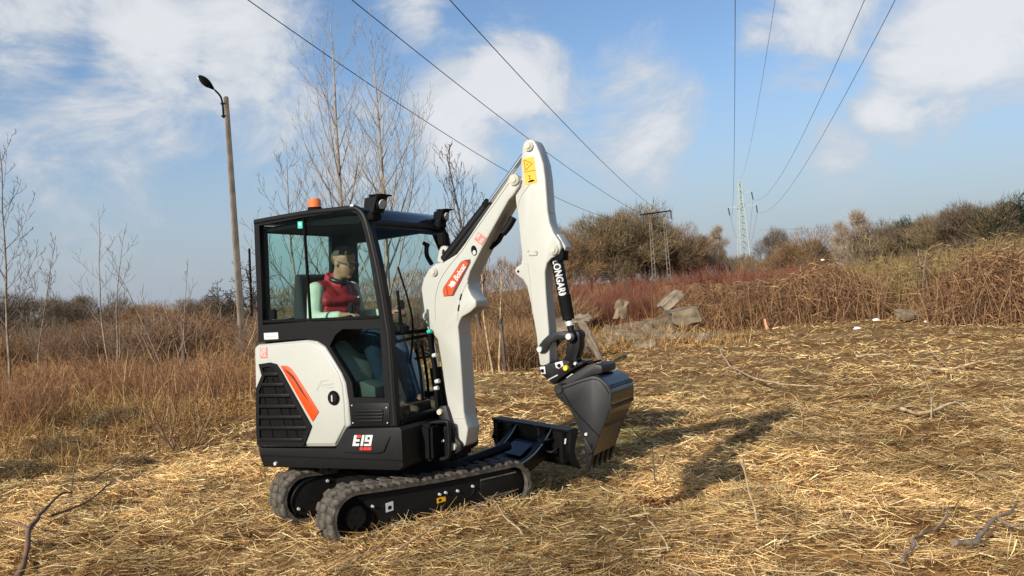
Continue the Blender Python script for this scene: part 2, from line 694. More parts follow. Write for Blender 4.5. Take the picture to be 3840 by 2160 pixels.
def tubes_np(P0, P1, r0, r1, seg=4):
    """many tapered tubes at once"""
    P0, P1 = np.asarray(P0, float), np.asarray(P1, float)
    n = len(P0)
    r0, r1 = np.broadcast_to(r0, n), np.broadcast_to(r1, n)
    d = P1 - P0
    d /= np.maximum(np.linalg.norm(d, axis=1, keepdims=True), 1e-9)
    ref = np.where(np.abs(d[:, 2:3]) > 0.9, np.array([[1.0, 0, 0]]), np.array([[0, 0, 1.0]]))
    x = np.cross(d, ref)
    x /= np.maximum(np.linalg.norm(x, axis=1, keepdims=True), 1e-9)
    y = np.cross(d, x)
    an = 2 * np.pi * np.arange(seg) / seg
    ring = np.cos(an)[None, :, None] * x[:, None, :] + np.sin(an)[None, :, None] * y[:, None, :]
    V = np.concatenate([P0[:, None] + ring * r0[:, None, None], P1[:, None] + ring * r1[:, None, None]], 1).reshape(-1, 3)
    k = np.arange(seg)
    base = (np.arange(n) * 2 * seg)[:, None]
    F = np.stack([base + k, base + (k + 1) % seg, base + seg + (k + 1) % seg, base + seg + k], -1).reshape(-1, 4)
    return V, F


def blades_np(P, D, L, W, bend, col, K=3, droop=None, spin=None, rng=RN, tipcol=None):
    """flat tapering blades: root P, direction D, length L, width W, sideways bend vector; K quads each"""
    n = len(P)
    D = D / np.maximum(np.linalg.norm(D, axis=1, keepdims=True), 1e-9)
    rnd = rng.normal(size=(n, 3)) if spin is None else spin
    S = np.cross(D, rnd)
    S /= np.maximum(np.linalg.norm(S, axis=1, keepdims=True), 1e-9)
    t = np.linspace(0, 1, K + 1)
    C = P[:, None] + D[:, None] * (t[None, :, None] * L[:, None, None]) + bend[:, None] * (t ** 2)[None, :, None]
    wd = W[:, None] * (1 - 0.75 * t[None] ** 1.5) * 0.5
    V = np.stack([C - S[:, None] * wd[..., None], C + S[:, None] * wd[..., None]], 2)   # n,K+1,2,3
    V = V.reshape(-1, 3)
    base = (np.arange(n) * (K + 1) * 2)[:, None]
    q = np.arange(K) * 2
    F = np.stack([base + q, base + q + 1, base + q + 3, base + q + 2], -1).reshape(-1, 4)
    c = np.repeat(col, (K + 1) * 2, 0)
    return V, F, c


def merge(parts):
    V, F, C, k = [], [], [], 0
    for p in parts:
        V.append(p[0])
        F.append(p[1] + k)
        if len(p) > 2:
            C.append(p[2])
        k += len(p[0])
    return np.concatenate(V), np.concatenate(F), (np.concatenate(C) if C else None)


def pick(cols, n, rng=RN, jitter=0.18):
    cols = np.array(cols)
    c = cols[rng.randint(0, len(cols), n)]
    return np.clip(c * (1 + rng.normal(0, jitter, (n, 1))), 0.004, 0.9)


def grow(seed, H, r0, lean=(0, 0), first=0.15, nb=18, blen=0.55, bang=0.75, up=0.9, levels=3, wiggle=0.05, taper=0.85, sub=7, crook=0.10, lfun=None):
    """branch segments of a bare tree: list per level of (p0, p1, r0, r1)"""
    rng = random.Random(seed)
    out = [[] for _ in range(levels + 1)]

    def shoot(p, d, length, r, lev):
        steps = max(3, int(9 if lev == 0 else 7 - lev))
        sl = length / steps
        pos = []
        for s in range(steps):
            k = Vector((rng.gauss(0, 1), rng.gauss(0, 1), rng.gauss(0, 0.6))) * (wiggle if lev == 0 else crook)
            d = (d + k + Vector((0, 0, up * 0.16 if lev else 0.02))).normalized()
            q = p + d * sl
            ra = r * (1 - taper * s / steps)
            rb = r * (1 - taper * (s + 1) / steps)
            out[lev].append((p, q, ra, rb))
            pos.append((p, q, d, rb, (s + 0.5) / steps))
            p = q
        if lev >= levels:
            return
        n = nb if lev == 0 else max(2, int(sub * length / (H * 0.3)))
        az = rng.uniform(0, 6.28)
        for b in range(n):
            f = first + (1 - first) * (b + rng.random() * 0.8) / n if lev == 0 else 0.15 + 0.85 * (b + rng.random()) / n
            f = min(f, 0.985)
            p0, p1, dd, rb, _ = pos[min(int(f * steps), steps - 1)]
            base = p0.lerp(p1, f * steps - int(f * steps))
            az += 2.4 + rng.uniform(-0.5, 0.5)
            side = dd.orthogonal()
            side.rotate(Matrix.Rotation(az, 3, dd))
            a = bang * rng.uniform(0.7, 1.25)
            nd = (dd * math.cos(a) + side * math.sin(a)).normalized()
            if lev == 0:
                ln = (lfun(f) if lfun else blen * (1 - 0.75 * f)) * H * rng.uniform(0.7, 1.15)
            else:
                ln = length * rng.uniform(0.28, 0.55) * (1.1 - 0.5 * f)
            shoot(base, nd, ln, max(0.0022, rb * rng.uniform(0.42, 0.62)), lev + 1)

    shoot(Vector((0, 0, -0.05)), Vector((lean[0], lean[1], 1)).normalized(), H, r0, 0)
    return out


def seg_mesh(name, segs, seg=5, rmin=0.0, tint=None, rng=RN):
    P0 = np.array([s[0][:] for s in segs])
    P1 = np.array([s[1][:] for s in segs])
    V, F = tubes_np(P0, P1, np.maximum([s[2] for s in segs], rmin), np.maximum([s[3] for s in segs], rmin), seg)
    c = None
    if tint is not None:
        c = np.repeat(pick(tint, len(segs), rng), 2 * seg, 0)
    return np_mesh(name, V, F, tint=c)


def bare_tree(name, loc, label, segs, bark, twig_cols, trunk_levels=1, rmin=0.003, cat='tree', group=None, rotz=0, scale=1, leaves=None):
    t = empty(name, loc)
    t.rotation_euler.z = rotz
    t.scale = (scale,) * 3
    tag(t, label, cat, group)
    lo = [s for lv in segs[:trunk_levels] for s in lv]
    hi = [s for lv in segs[trunk_levels:] for s in lv]
    link('trunk', seg_mesh('trunk', lo, 7, rmin), bark, t, 70)
    link('crown', seg_mesh('crown', hi, 3, rmin, twig_cols), 'twig', t)
    if leaves:
        n, cols, size = leaves
        rng = np.random.RandomState(n)
        sg = [hi[i] for i in rng.randint(0, len(hi), n)]
        P = np.array([s[1][:] for s in sg])
        D = rng.normal(size=(n, 3))
        V, F, c = blades_np(P, D, rng.uniform(.5, 1.3, n) * size, np.full(n, size * .7), D * 0, pick(cols, n, rng), 1, rng=rng)
        link('dead_leaves', np_mesh('dead_leaves', V, F, tint=c), 'twig', t)
    return t


GREY_TW = [(.17, .14, .115), (.13, .105, .085), (.21, .175, .14)]
BROWN_TW = [(.14, .095, .06), (.10, .066, .042), (.19, .13, .08)]

# the two tall slender trees behind the cab
sg = grow(21, 7.9, 0.085, (0.01, 0), 0.14, 30, 0.46, 0.58, 1.3, 3, 0.02, 0.93, 9, 0.07, lambda f: 0.36 * (1 - f) ** 0.7 + 0.05)
p = foot(1300, 1250, 19)
bare_tree('slender_tree', p, 'tallest slender bare tree behind the cab roof, left of a similar one', sg, 'bark_pale', [(.34, .28, .215), (.26, .21, .16), (.40, .34, .26)], 1, 0.0032, group='tall bare trees behind the cab')
sg = grow(34, 7.5, 0.075, (0.05, 0), 0.14, 34, 0.46, 0.58, 1.3, 3, 0.015, 0.93, 8, 0.08, lambda f: 0.40 * (1 - f) ** 0.7 + 0.05)
p = foot(1462, 1250, 18.6)
bare_tree('slender_tree', p, 'second tall slender bare tree, above the right side of the cab roof', sg, 'bark_pale', [(.34, .28, .215), (.26, .21, .16), (.40, .34, .26)], 1, 0.0032, group='tall bare trees behind the cab')
sg = grow(77, 4.6, 0.05, (-0.25, 0), 0.1, 14, 0.5, 0.6, 1.2, 3, 0.04, 0.9, 7, 0.08)
p = foot(1190, 1250, 18)
bare_tree('slender_tree', p, 'lower bare tree leaning left behind the roof beacon', sg, 'bark_pale', GREY_TW, 1, 0.004)
# darker tree between cab and boom, with some dead leaves
sg = grow(5, 4.7, 0.06, (-0.01, 0), 0.18, 40, 0.34, 0.55, 1.25, 3, 0.03, 0.9, 8, 0.1, lambda f: 0.26 * (1 - f) ** 0.5 + 0.05)
p = foot(1815, 1330, 18.5)
bare_tree('leafless_tree', p, 'dark bare tree with withered leaves, between cab and boom top', sg, 'bark_dark', [(.12, .07, .045), (.09, .055, .04)], 1, 0.004, leaves=(700, [(.16, .065, .03), (.11, .05, .025)], 0.026))
# pale stems in the gap between boom and arm
for i, (px, hh, ln) in enumerate(((1845, 2.4, -.05), (1868, 1.9, .02))):
    sg = grow(50 + i, hh, 0.024, (ln, 0), 0.4, 9, 0.35, 0.6, 1.0, 2, 0.05, 0.6, 5, 0.12)
    bare_tree('sapling', foot(px, 1330, 16 + i * .4), ('pale leaning sapling seen in the gap between boom and arm', 'thinner pale sapling right of the leaning one in the boom gap')[i], sg, 'deadwood', BROWN_TW, 1, 0.004)
tag(tube('fence_post', [foot(1893, 1350, 16.2) - Vector((0, 0, .1)), foot(1888, 1350, 16.2) + Vector((0, 0, 1.05))], 0.03, 'bark_dark', None, 8), 'thin dark stake standing in the gap between boom and arm', 'post')
tag(tube('fence_post', [foot(690, 1320, 17) - Vector((0, 0, .1)), foot(688, 1320, 17) + Vector((0, 0, .85))], 0.045, 'bark_dark', None, 8), 'dark weathered post in the weeds left of the lamp post', 'post')

# left: young trees against the sky
for seed, px, dep, H, r, ln, nb, lab in (
        (61, 12, 13.5, 4.3, .045, (0.17, 0), 22, 'tallest bare young tree, cut by the left picture edge'),
        (62, 118, 14.5, 3.0, .03, (0.12, 0), 12, 'small bare sapling right of the tree at the left edge'),
        (63, 405, 19, 3.95, .038, (-0.08, 0), 8, 'taller of two thin bare saplings in the left field'),
        (64, 434, 19, 3.5, .036, (0.04, 0), 9, 'shorter straight sapling right beside the thin leaning one'),
        (66, 625, 17, 2.9, .03, (-0.42, 0), 9, 'crooked bare sapling leaning left in the middle of the left field'),
        (67, 650, 17, 2.6, .026, (0.16, 0), 5, 'single thin shoot leaning right in the left field')):
    sg = grow(seed, H, r * .62, ln, 0.3, nb, 0.36, 0.7, 1.35, 3 if seed in (61, 62) else 2, 0.05, 0.85, 9, 0.1)
    bare_tree('sapling', foot(px, 1260, dep), lab, sg, 'bark_grey', GREY_TW, 1, 0.0035, group='young trees in the left field')
# gnarled fruit trees by the lamp post
for i, (px, dep, H, sc) in enumerate(((880, 30, 2.4, 1), (965, 31, 3.0, 1), (790, 33, 1.9, 1))):
    sg = grow(90 + i, H, 0.10, (0.1 - .1 * i, 0), 0.25, 18, 0.7, 1.1, 0.25, 3, 0.12, 0.8, 9, 0.25)
    bare_tree('orchard_tree', foot(px, 1250, dep), ('gnarled spreading tree right behind the lamp post', 'gnarled tree half hidden behind the rear of the cab', 'low gnarled tree left of the lamp post')[i], sg, 'bark_dark', [(.06, .055, .042), (.085, .075, .055)], 2, 0.008, group='gnarled trees by the lamp post')
# pair of dead trunks in the right thicket
for i, (px, H) in enumerate(((3462, 1.85), (3490, 1.95))):
    sg = grow(70 + i, H, 0.030, (0.03, 0), 0.6, 14, 0.55, 1.0, -0.9, 2, 0.05, 0.5, 6, 0.15)
    bare_tree('dead_tree', foot(px, 1180, 23.5), ('left of two thin dead trunks with drooping tops in the right thicket', 'right of two thin dead trunks with drooping tops in the right thicket')[i], sg, 'bark_grey', BROWN_TW, 1, 0.004, group='dead trunks in the thicket')

# ------------------------------------------------------------------ bushes and far trees from a few kinds


def bush_mesh(name, seed, n, spread, cols, wid, arch=0.3, twigs=3, K=3):
    """unit-high bush of many stems from a base"""
    rng = np.random.RandomState(seed)
    base = np.stack([rng.normal(0, spread * .28, n), rng.normal(0, spread * .28, n), np.zeros(n)], 1)
    a = rng.uniform(0, 6.28, n)
    tilt = np.abs(rng.normal(0, .35, n)) * spread
    D = np.stack([np.cos(a) * tilt, np.sin(a) * tilt, np.ones(n)], 1)
    L = rng.uniform(.45, 1.0, n) ** .8
    bend = np.stack([np.cos(a), np.sin(a), -np.ones(n)], 1) * (arch * rng.uniform(.2, 1.3, n) * L)[:, None]
    parts = [blades_np(base, D, L, np.full(n, wid), bend, pick(cols, n, rng), K, rng=rng)]
    Dn = D / np.linalg.norm(D, axis=1, keepdims=True)
    for k in range(twigs):
        t = rng.uniform(.3, .97, n)
        P = base + Dn * (t * L)[:, None] + bend * (t ** 2)[:, None]
        d2 = Dn + rng.normal(0, .55, (n, 3)) + bend / L[:, None] * .6
        l2 = rng.uniform(.10, .34, n)
        parts.append(blades_np(P, d2, l2, np.full(n, wid * .6), rng.normal(0, .05, (n, 3)), pick(cols, n, rng), 2, rng=rng))
    V, F, C = merge(parts)
    return np_mesh(name, V, F, tint=C)


def vine_mesh(name, seed, n, cols, wid):
    """unit dome of tangled arching vines"""
    rng = np.random.RandomState(seed)
    th = rng.uniform(0, 6.28, n)
    ph = np.arccos(rng.uniform(0, 1, n))
    r = rng.uniform(.55, 1.0, n) ** .5
    r *= 0.82 + 0.3 * vnoise(th * 2.2 + seed, ph * 3)
    P = np.stack([np.cos(th) * np.sin(ph) * r, np.sin(th) * np.sin(ph) * r, np.cos(ph) * r * .92], 1)
    D = rng.normal(size=(n, 3)) * np.array([1, 1, .5])
    D[:, 2] -= .15
    L = rng.uniform(.08, .30, n)
    bend = np.stack([rng.normal(0, .1, n), rng.normal(0, .1, n), -np.abs(rng.normal(.16, .12, n))], 1)
    parts = [blades_np(P, D, L, rng.uniform(.6, 1.3, n) * wid, bend, pick(cols, n, rng, .3), 4, rng=rng)]
    m = n // 7
    th = rng.uniform(0, 6.28, m)
    rr = rng.uniform(.5, 1.02, m)
    P = np.stack([np.cos(th) * rr, np.sin(th) * rr, np.zeros(m)], 1)
    D = np.stack([rng.normal(0, .15, m), rng.normal(0, .15, m), np.ones(m)], 1)
    parts.append(blades_np(P, D, rng.uniform(.2, .75, m), np.full(m, wid), rng.normal(0, .1, (m, 3)), pick(cols, m, rng, .3), 3, rng=rng))
    V, F, C = merge(parts)
    return np_mesh(name, V, F, tint=C)


def far_crown(name, seed, n, cols, wid, shape='round', twl=.075):
    """unit-high crown of fine twigs for a far bare tree"""
    rng = np.random.RandomState(seed)
    m = 26
    if shape == 'round':
        bc = np.stack([rng.normal(0, .19, m), rng.normal(0, .19, m), rng.uniform(.32, .9, m)], 1)
        bc[:, :2] *= (1.25 - np.abs(bc[:, 2:3] - .58) * 1.6)
        br = rng.uniform(.09, .17, m)
    else:
        bc = np.stack([rng.normal(0, .09, m), rng.normal(0, .09, m), np.linspace(.22, .97, m)], 1)
        bc[:, :2] *= (1.3 - bc[:, 2:3])
        br = rng.uniform(.05, .12, m) * (1.25 - bc[:, 2] * .7)
    k = rng.randint(0, m, n)
    q = rng.normal(size=(n, 3))
    q /= np.linalg.norm(q, axis=1, keepdims=True)
    P = bc[k] + q * (br[k] * rng.uniform(.2, 1.15, n) ** .6)[:, None]
    D = (P - np.array([0, 0, .30])) * np.array([1.2, 1.2, 1]) + rng.normal(0, .34, (n, 3)) + np.array([0, 0, .25])
    L = rng.uniform(.5, 1.3, n) * twl
    parts = [blades_np(P, D, L, np.full(n, wid), rng.normal(0, .012, (n, 3)), pick(cols, n, rng, .25), 1, rng=rng)]
    # limbs
    P0 = np.zeros((m, 3))
    P0[:, 2] = np.clip(bc[:, 2] - .3, .1, .5)
    d = bc - P0
    parts.append(blades_np(P0, d, np.linalg.norm(d, axis=1), np.full(m, wid * 4), rng.normal(0, .02, (m, 3)), pick(cols, m, rng, .25), 3, rng=rng))
    V, F, C = merge(parts)
    return np_mesh(name, V, F, tint=C)


trunk_me = np_mesh('trunk', *tubes_np([(0, 0, -.05), (0.01, 0, .3), (.0, .01, .55)], [(0.01, 0, .3), (0, .01, .55), (.01, 0, .8)], [.02, .016, .010], [.016, .010, .004], 6))
trunk_me.materials.append(MATS['bark_dark'])
pale_trunk_me = trunk_me.copy()
pale_trunk_me.materials.clear()
pale_trunk_me.materials.append(MATS['bark_pale'])
OLIVE = [(.20, .155, .082), (.155, .118, .064), (.25, .185, .10), (.18, .125, .07)]
WARM = [(.25, .155, .08), (.19, .115, .062), (.30, .19, .10)]
PALE = [(.36, .285, .21), (.29, .225, .165), (.42, .34, .25)]
MURK = [(.145, .108, .072), (.115, .084, .058), (.18, .135, .09)]
PINE = [(.022, .035, .014), (.030, .045, .018), (.018, .026, .012)]
crowns = {
    'olive': [far_crown('crown', 1, 10000, OLIVE, .0042), far_crown('crown', 2, 10000, OLIVE, .0042)],
    'warm': [far_crown('crown', 3, 9000, WARM, .0042), far_crown('crown', 4, 9000, WARM, .0042)],
    'pale': [far_crown('crown', 5, 5200, PALE, .0034, 'tall', .1)],
    'murk': [far_crown('crown', 6, 10000, MURK, .0045), far_crown('crown', 7, 10000, MURK, .0045)],
    'pine': [far_crown('crown', 8, 9000, PINE, .009, 'round', .05)],
}
for ls in crowns.values():
    for me in ls:
        me.materials.append(MATS['twig'])
_used = {}


def far_tree(px, top, base, depth, kind, label, wide=1.0, group=None):
    """a far tree whose crown reaches the picture height `top`"""
    p = at(px, base, depth)
    z0 = gz(p[0], p[1])
    H = at(px, top, depth)[2] - z0
    t = empty('pine_tree' if kind == 'pine' else 'bare_tree', (p[0], p[1], z0))
    i = _used[kind] = _used.get(kind, -1) + 1
    t.rotation_euler.z = i * 1.9
    t.scale = (H * wide, H * wide, H)
    tag(t, label, 'tree', group)
    for nm, me in (('trunk', pale_trunk_me if kind in ('pale', 'olive') else trunk_me), ('crown', crowns[kind][i % len(crowns[kind])])):
        o = bpy.data.objects.new(nm, me)
        COL.objects.link(o)
        o.parent = t
    return t


G1 = 'bare trees of the grove behind the arm'
for px, top, dep, kind, wide, lab in (
        (2130, 850, 88, 'warm', 1.2, 'leftmost brown bare tree of the grove, just right of the arm'),
        (2215, 835, 92, 'olive', 1.1, 'bare olive-brown tree second from the arm in the grove'),
        (2300, 815, 90, 'olive', 1.15, 'bare olive tree left of the tallest in the grove'),
        (2375, 780, 92, 'olive', 1.1, 'tallest round bare tree of the grove, left of the twin pole'),
        (2425, 810, 98, 'murk', 1.0, 'dark bare tree just behind the left leg of the twin pole'),
        (2475, 850, 100, 'warm', 1.0, 'brown bare tree between the legs of the twin pole'),
        (2545, 845, 96, 'warm', 1.05, 'reddish bare tree right of the twin pole'),
        (2600, 885, 98, 'murk', 1.0, 'dark lower bare tree at the right end of the grove'),
        (2645, 895, 105, 'olive', 0.9, 'small olive tree between grove and pale birch'),
        (2700, 858, 110, 'pale', 1.3, 'pale birch standing left of the lattice pylon')):
    far_tree(px, top, 1030, dep, kind, lab, wide, G1)
G2 = 'trees along the right skyline'
for px, top, base, dep, kind, wide, lab in (
        (2905, 865, 1000, 85, 'murk', .7, 'thin dark bare tree right of the lattice pylon'),
        (2965, 915, 1000, 80, 'warm', 1.4, 'low orange-brown bush tree right of the pylon'),
        (3045, 860, 1000, 78, 'warm', 1.2, 'yellowish bare tree left of the two pale birches'),
        (3165, 845, 1000, 70, 'pale', 1.1, 'thin pale birch left of the taller one on the skyline'),
        (3222, 808, 1000, 70, 'pale', 1.5, 'tallest pale birch on the right skyline'),
        (3285, 858, 1000, 72, 'pine', .9, 'dark green pine just right of the tall pale birch'),
        (3340, 850, 1000, 70, 'olive', 1.2, 'olive bare tree right of the dark pine'),
        (3400, 825, 1000, 66, 'murk', 1.1, 'dark bare tree under the far wire on the skyline'),
        (3468, 812, 990, 64, 'pine', .6, 'slim dark conifer in the middle of the right skyline'),
        (3510, 805, 990, 62, 'olive', 1.1, 'bare tree right of the slim conifer'),
        (3570, 800, 985, 60, 'olive', 1.2, 'broad bare tree on the rise of the right skyline'),
        (3640, 800, 985, 58, 'murk', 1.2, 'dark bare tree below the gap in the right skyline'),
        (3700, 752, 980, 56, 'murk', 1.1, 'tall dark bare tree near the right picture edge'),
        (3760, 775, 975, 56, 'olive', 1.2, 'olive bare tree left of the pine at the right edge'),
        (3815, 735, 970, 56, 'pine', .9, 'large dark pine at the right picture edge')):
    far_tree(px, top, base, dep, kind, lab, wide, G2)
G3 = 'low trees on the left skyline'
for px, top, dep, kind, wide, lab in (
        (-30, 1110, 42, 'murk', 1.6, 'low dark tree cut by the left picture edge, below the sapling'),
        (95, 1130, 50, 'murk', 1.5, 'low dark tree second from the left picture edge'),
        (255, 1118, 60, 'murk', 1.3, 'dark low tree left of the two thin saplings'),
        (372, 1108, 75, 'murk', 1.3, 'dark rounded tree right behind the two thin saplings'),
        (540, 1135, 60, 'warm', 1.8, 'low brown tree right of the saplings on the left skyline'),
        (660, 1130, 55, 'warm', 1.8, 'wide low brown tree in the middle of the left skyline'),
        (770, 1118, 52, 'murk', 1.6, 'low tree just left of the lamp post on the skyline')):
    far_tree(px, top, 1230, dep, kind, lab, wide, G3)

# woods that read as one mass behind and between those trees
rngw = np.random.RandomState(5)
parts = []
for px0, px1, ta, tb, d0, d1, cols, n in (
        (-250, 1000, 1195, 1165, 62, 78, MURK, 9000), (1000, 2150, 1080, 960, 80, 100, WARM, 9000), (2080, 2800, 930, 960, 100, 115, OLIVE + MURK, 9000),
        (2760, 3300, 985, 915, 95, 120, OLIVE + WARM, 9000), (3200, 4300, 905, 800, 62, 80, OLIVE + MURK, 16000)):
    u = rngw.uniform(0, 1, n)
    dep = d0 + (d1 - d0) * rngw.uniform(0, 1, n)
    px = px0 + (px1 - px0) * u
    top = ta + (tb - ta) * u + 26 * (vnoise(px / 42.0, 3.0) - .5) * 2
    hor = 1080 - math.tan(-ROLL) * (px - 1920)
    X = (px - 1920) / FOC * dep
    Hh = (hor - top) / FOC * dep + CAMH
    zg = ground(X, dep)
    f = rngw.uniform(0.0, 1, n) ** .8
    P = np.stack([X, dep, zg + (Hh - zg) * f * .93], 1)
    D = np.stack([rngw.normal(0, .5, n), rngw.normal(0, .5, n), np.ones(n)], 1)
    parts.append(blades_np(P, D, rngw.uniform(.4, 1.1, n), np.full(n, .055), rngw.normal(0, .1, (n, 3)), pick(cols, n, rngw, .28), 2, rng=rngw))
V, F, C = merge(parts)
tag(link('far_woods', np_mesh('far_woods', V, F, tint=C), 'twig'), 'brown leafless woods along the skyline, read as one mass', 'woods', kind='stuff')

# ------------------------------------------------------------------ thickets
RED = [(.22, .080, .050), (.17, .062, .040), (.26, .12, .07), (.21, .12, .072), (.24, .07, .045)]
BRN = [(.36, .215, .105), (.27, .155, .075), (.42, .27, .13), (.20, .115, .06)]
VINE = [(.30, .17, .085), (.21, .115, .06), (.38, .23, .11), (.13, .07, .04)]
OLV = [(.32, .225, .09), (.24, .165, .07), (.38, .27, .12), (.18, .115, .055)]
RUST = [(.32, .165, .08), (.25, .125, .062), (.36, .215, .11), (.20, .095, .05)]
GRYB = [(.24, .16, .10), (.18, .115, .072), (.29, .20, .125), (.15, .10, .065)]
bushes = {
    'red': [bush_mesh('stems', 1, 700, .8, RED, .010, .15, 4), bush_mesh('stems', 2, 700, .9, RED, .010, .2, 4)],
    'brown': [bush_mesh('stems', 3, 650, .9, BRN, .010, .3, 4), bush_mesh('stems', 4, 650, 1.1, BRN, .010, .35, 4)],
    'vine': [vine_mesh('vines', 5, 7500, VINE, .009), vine_mesh('vines', 6, 7500, VINE, .009)],
    'olive': [bush_mesh('stems', 7, 900, 1.0, OLV, .011, .35, 4), vine_mesh('vines', 8, 6500, OLV, .009)],
    'grey': [bush_mesh('stems', 9, 600, 1.1, GRYB, .009, .4, 4)],
    'sparse': [bush_mesh('stems', 10, 130, 1.1, RUST, .009, .25, 5), bush_mesh('stems', 11, 130, 1.1, RUST, .009, .3, 5)],
}
for ls in bushes.values():
    for me in ls:
        me.materials.append(MATS['twig'])
_bk = {}


def bush(px, base, dep, H, kind, label, group, wide=1.0, name='shrub'):
    p = foot(px, base, dep)
    i = _bk[kind] = _bk.get(kind, -1) + 1
    o = bpy.data.objects.new(name, bushes[kind][i % len(bushes[kind])])
    COL.objects.link(o)
    o.location = p - Vector((0, 0, .03))
    o.scale = (H * wide, H * wide, H)
    o.rotation_euler.z = i * 2.1
    return tag(o, label, 'shrub', group)


tangle_me = vine_mesh('vines', 15, 3000, [(.12, .085, .045), (.08, .06, .035), (.20, .14, .07), (.30, .21, .10)], .014)
tangle_me.materials.append(MATS['twig'])
rb = random.Random(4)
# red-stemmed thicket in the middle distance
for i in range(26):
    px = 2090 + (i % 13) * 57 + rb.uniform(-20, 20)
    kd = 'brown' if i % 4 == 3 else 'red'
    bush(px, 1130, (34 if i < 13 else 29) + rb.uniform(-2, 2), rb.uniform(1.4, 2.1) * (1 if i < 13 else .78), kd, 'red-stemmed shrub in the thicket right of the arm' if kd == 'red' else 'brown shrub among the red-stemmed ones right of the arm', 'red-stemmed shrubs' if kd == 'red' else 'brown shrubs among the red', .75, 'red_shrub' if kd == 'red' else 'shrub')
for i in range(7):
    bush(2860 + i * 52, 1060, 44 + rb.uniform(-2, 2), rb.uniform(1.5, 1.9), 'red', 'red-stemmed shrub far off below the lattice pylon', 'red-stemmed shrubs by the pylon', .9, 'red_shrub')
# shrubs seen through the cab and in the boom gap
for i in range(16):
    bush(980 + i * 74 + rb.uniform(-20, 20), 1230, 24 + rb.uniform(-3, 4), rb.uniform(1.3, 2.0), 'grey' if i < 10 else 'brown', 'greyish leafless shrub in the row behind the cab' if i < 10 else 'brown leafless shrub in the row behind boom and arm', 'shrubs behind the cab' if i < 10 else 'shrubs behind the boom', .9)
for i in range(8):
    bush(1740 + i * 42, 1330, 17.5 + rb.uniform(-1, 2), rb.uniform(.7, 1.25), 'brown', 'brown shrub in the gap between boom and arm', 'shrubs in the boom gap', .8)
# vine mounds on the right
for px, dep, H, wd, lab in (
        (2640, 27, 1.55, 1.1, 'tangled vine mound behind the concrete slabs'), (2790, 26, 1.5, 1.2, 'tangled vine mound right of the concrete slabs'),
        (2930, 25.5, 1.5, 1.2, 'tangled vine mound behind the small orange stake'), (3065, 25, 1.95, 1.0, 'tallest dark vine mound in the right thicket'),
        (3190, 26, 1.4, 1.2, 'vine mound right of the tallest dark one'), (3800, 21, 2.0, 1.1, 'reddish vine mound at the right picture edge'),
        (2540, 30, 1.5, 1.1, 'vine mound at the right end of the red shrubs')):
    bush(px, 1190, dep, H, 'vine', lab, 'vine mounds', wd, 'vine_mound')
for i, (px, dep, H) in enumerate(((3290, 27, 1.5), (3370, 26, 1.6), (3450, 28, 1.8), (3540, 25, 1.7), (3610, 26, 1.85), (3680, 24, 1.75), (3745, 25, 1.9), (3840, 24, 1.9), (3900, 22, 1.8), (3560, 33, 2.3), (3680, 32, 2.4), (3800, 32, 2.6), (3430, 34, 2.2), (3300, 36, 2.1), (3170, 36, 2.0))):
    bush(px, 1170, dep, H, 'olive', 'olive-brown shrub in the thicket on the right', 'olive shrubs on the right', .85)
# brown scrub on the left
for i in range(14):
    px = -60 + (i % 11) * (80 if i < 11 else 220) + rb.uniform(-30, 30)
    kd = ('brown', 'sparse', 'grey')[i % 3] if i < 11 else 'sparse'
    lb = {'brown': 'dense brown leafless shrub in the field on the left', 'sparse': 'thin-stemmed brown shrub in the field on the left', 'grey': 'greyish leafless shrub in the field on the left'}[kd]
    bush(px, 1250, (26 if i < 11 else 17) + rb.uniform(-3, 3), rb.uniform(1.2, 1.8) * ((1, 1.35, 1.1)[i % 3] if i < 11 else .75), kd, lb, {'brown': 'dense shrubs on the left', 'sparse': 'thin shrubs on the left', 'grey': 'greyish shrubs on the left'}[kd], 1.0)
for i in range(9):
    bush(430 + i * 52 + rb.uniform(-15, 15), 1380, 14.5 + rb.uniform(-1.5, 2), rb.uniform(.65, 1.05), 'sparse', 'small thin-stemmed shrub in the weeds near the lamp post', 'small shrubs near the lamp post', .9)
for i in range(7):
    bush(-120 + i * 46, 1400, 12.5 + rb.uniform(-1.5, 1.5), rb.uniform(.8, 1.3), 'sparse', 'brown shrub close to the left picture edge', 'shrubs at the left edge', .7)

for px, py, H, wd, lab in ((400, 1330, .42, 2.2, 'broad dark tangle of vines in the middle of the left field'), (560, 1370, .30, 2.0, 'dark vine tangle right of the broad one in the left field'), (440, 1590, .26, 1.9, 'low dark tangle in the hay left of the young shrub'),
                       (230, 1680, .20, 2.0, 'low dark tangle near the mown edge at the left'), (480, 1745, .17, 1.6, 'small dark tangle at the mown edge below the young shrub'), (50, 1760, .28, 1.8, 'dark tangle by the left picture edge at the mown line')):
    g_ = on_ground(px, py)
    i = _bk['tangle'] = _bk.get('tangle', -1) + 1
    o = bpy.data.objects.new('vine_tangle', tangle_me)
    COL.objects.link(o)
    o.location = Vector(g_) - Vector((0, 0, .05))
    o.scale = (H * wd, H * wd, H)
    o.rotation_euler.z = i * 1.3
    tag(o, lab, 'vines', 'dark vine tangles in the left field')

# ------------------------------------------------------------------ lamp post
p = foot(914, 1350, 24.0)
lp = empty('street_lamp', p)
tag(lp, 'leaning concrete street lamp with curved arm, left of the cab', 'street lamp')
topp = Vector(at(847, 362, 24.0)) - p


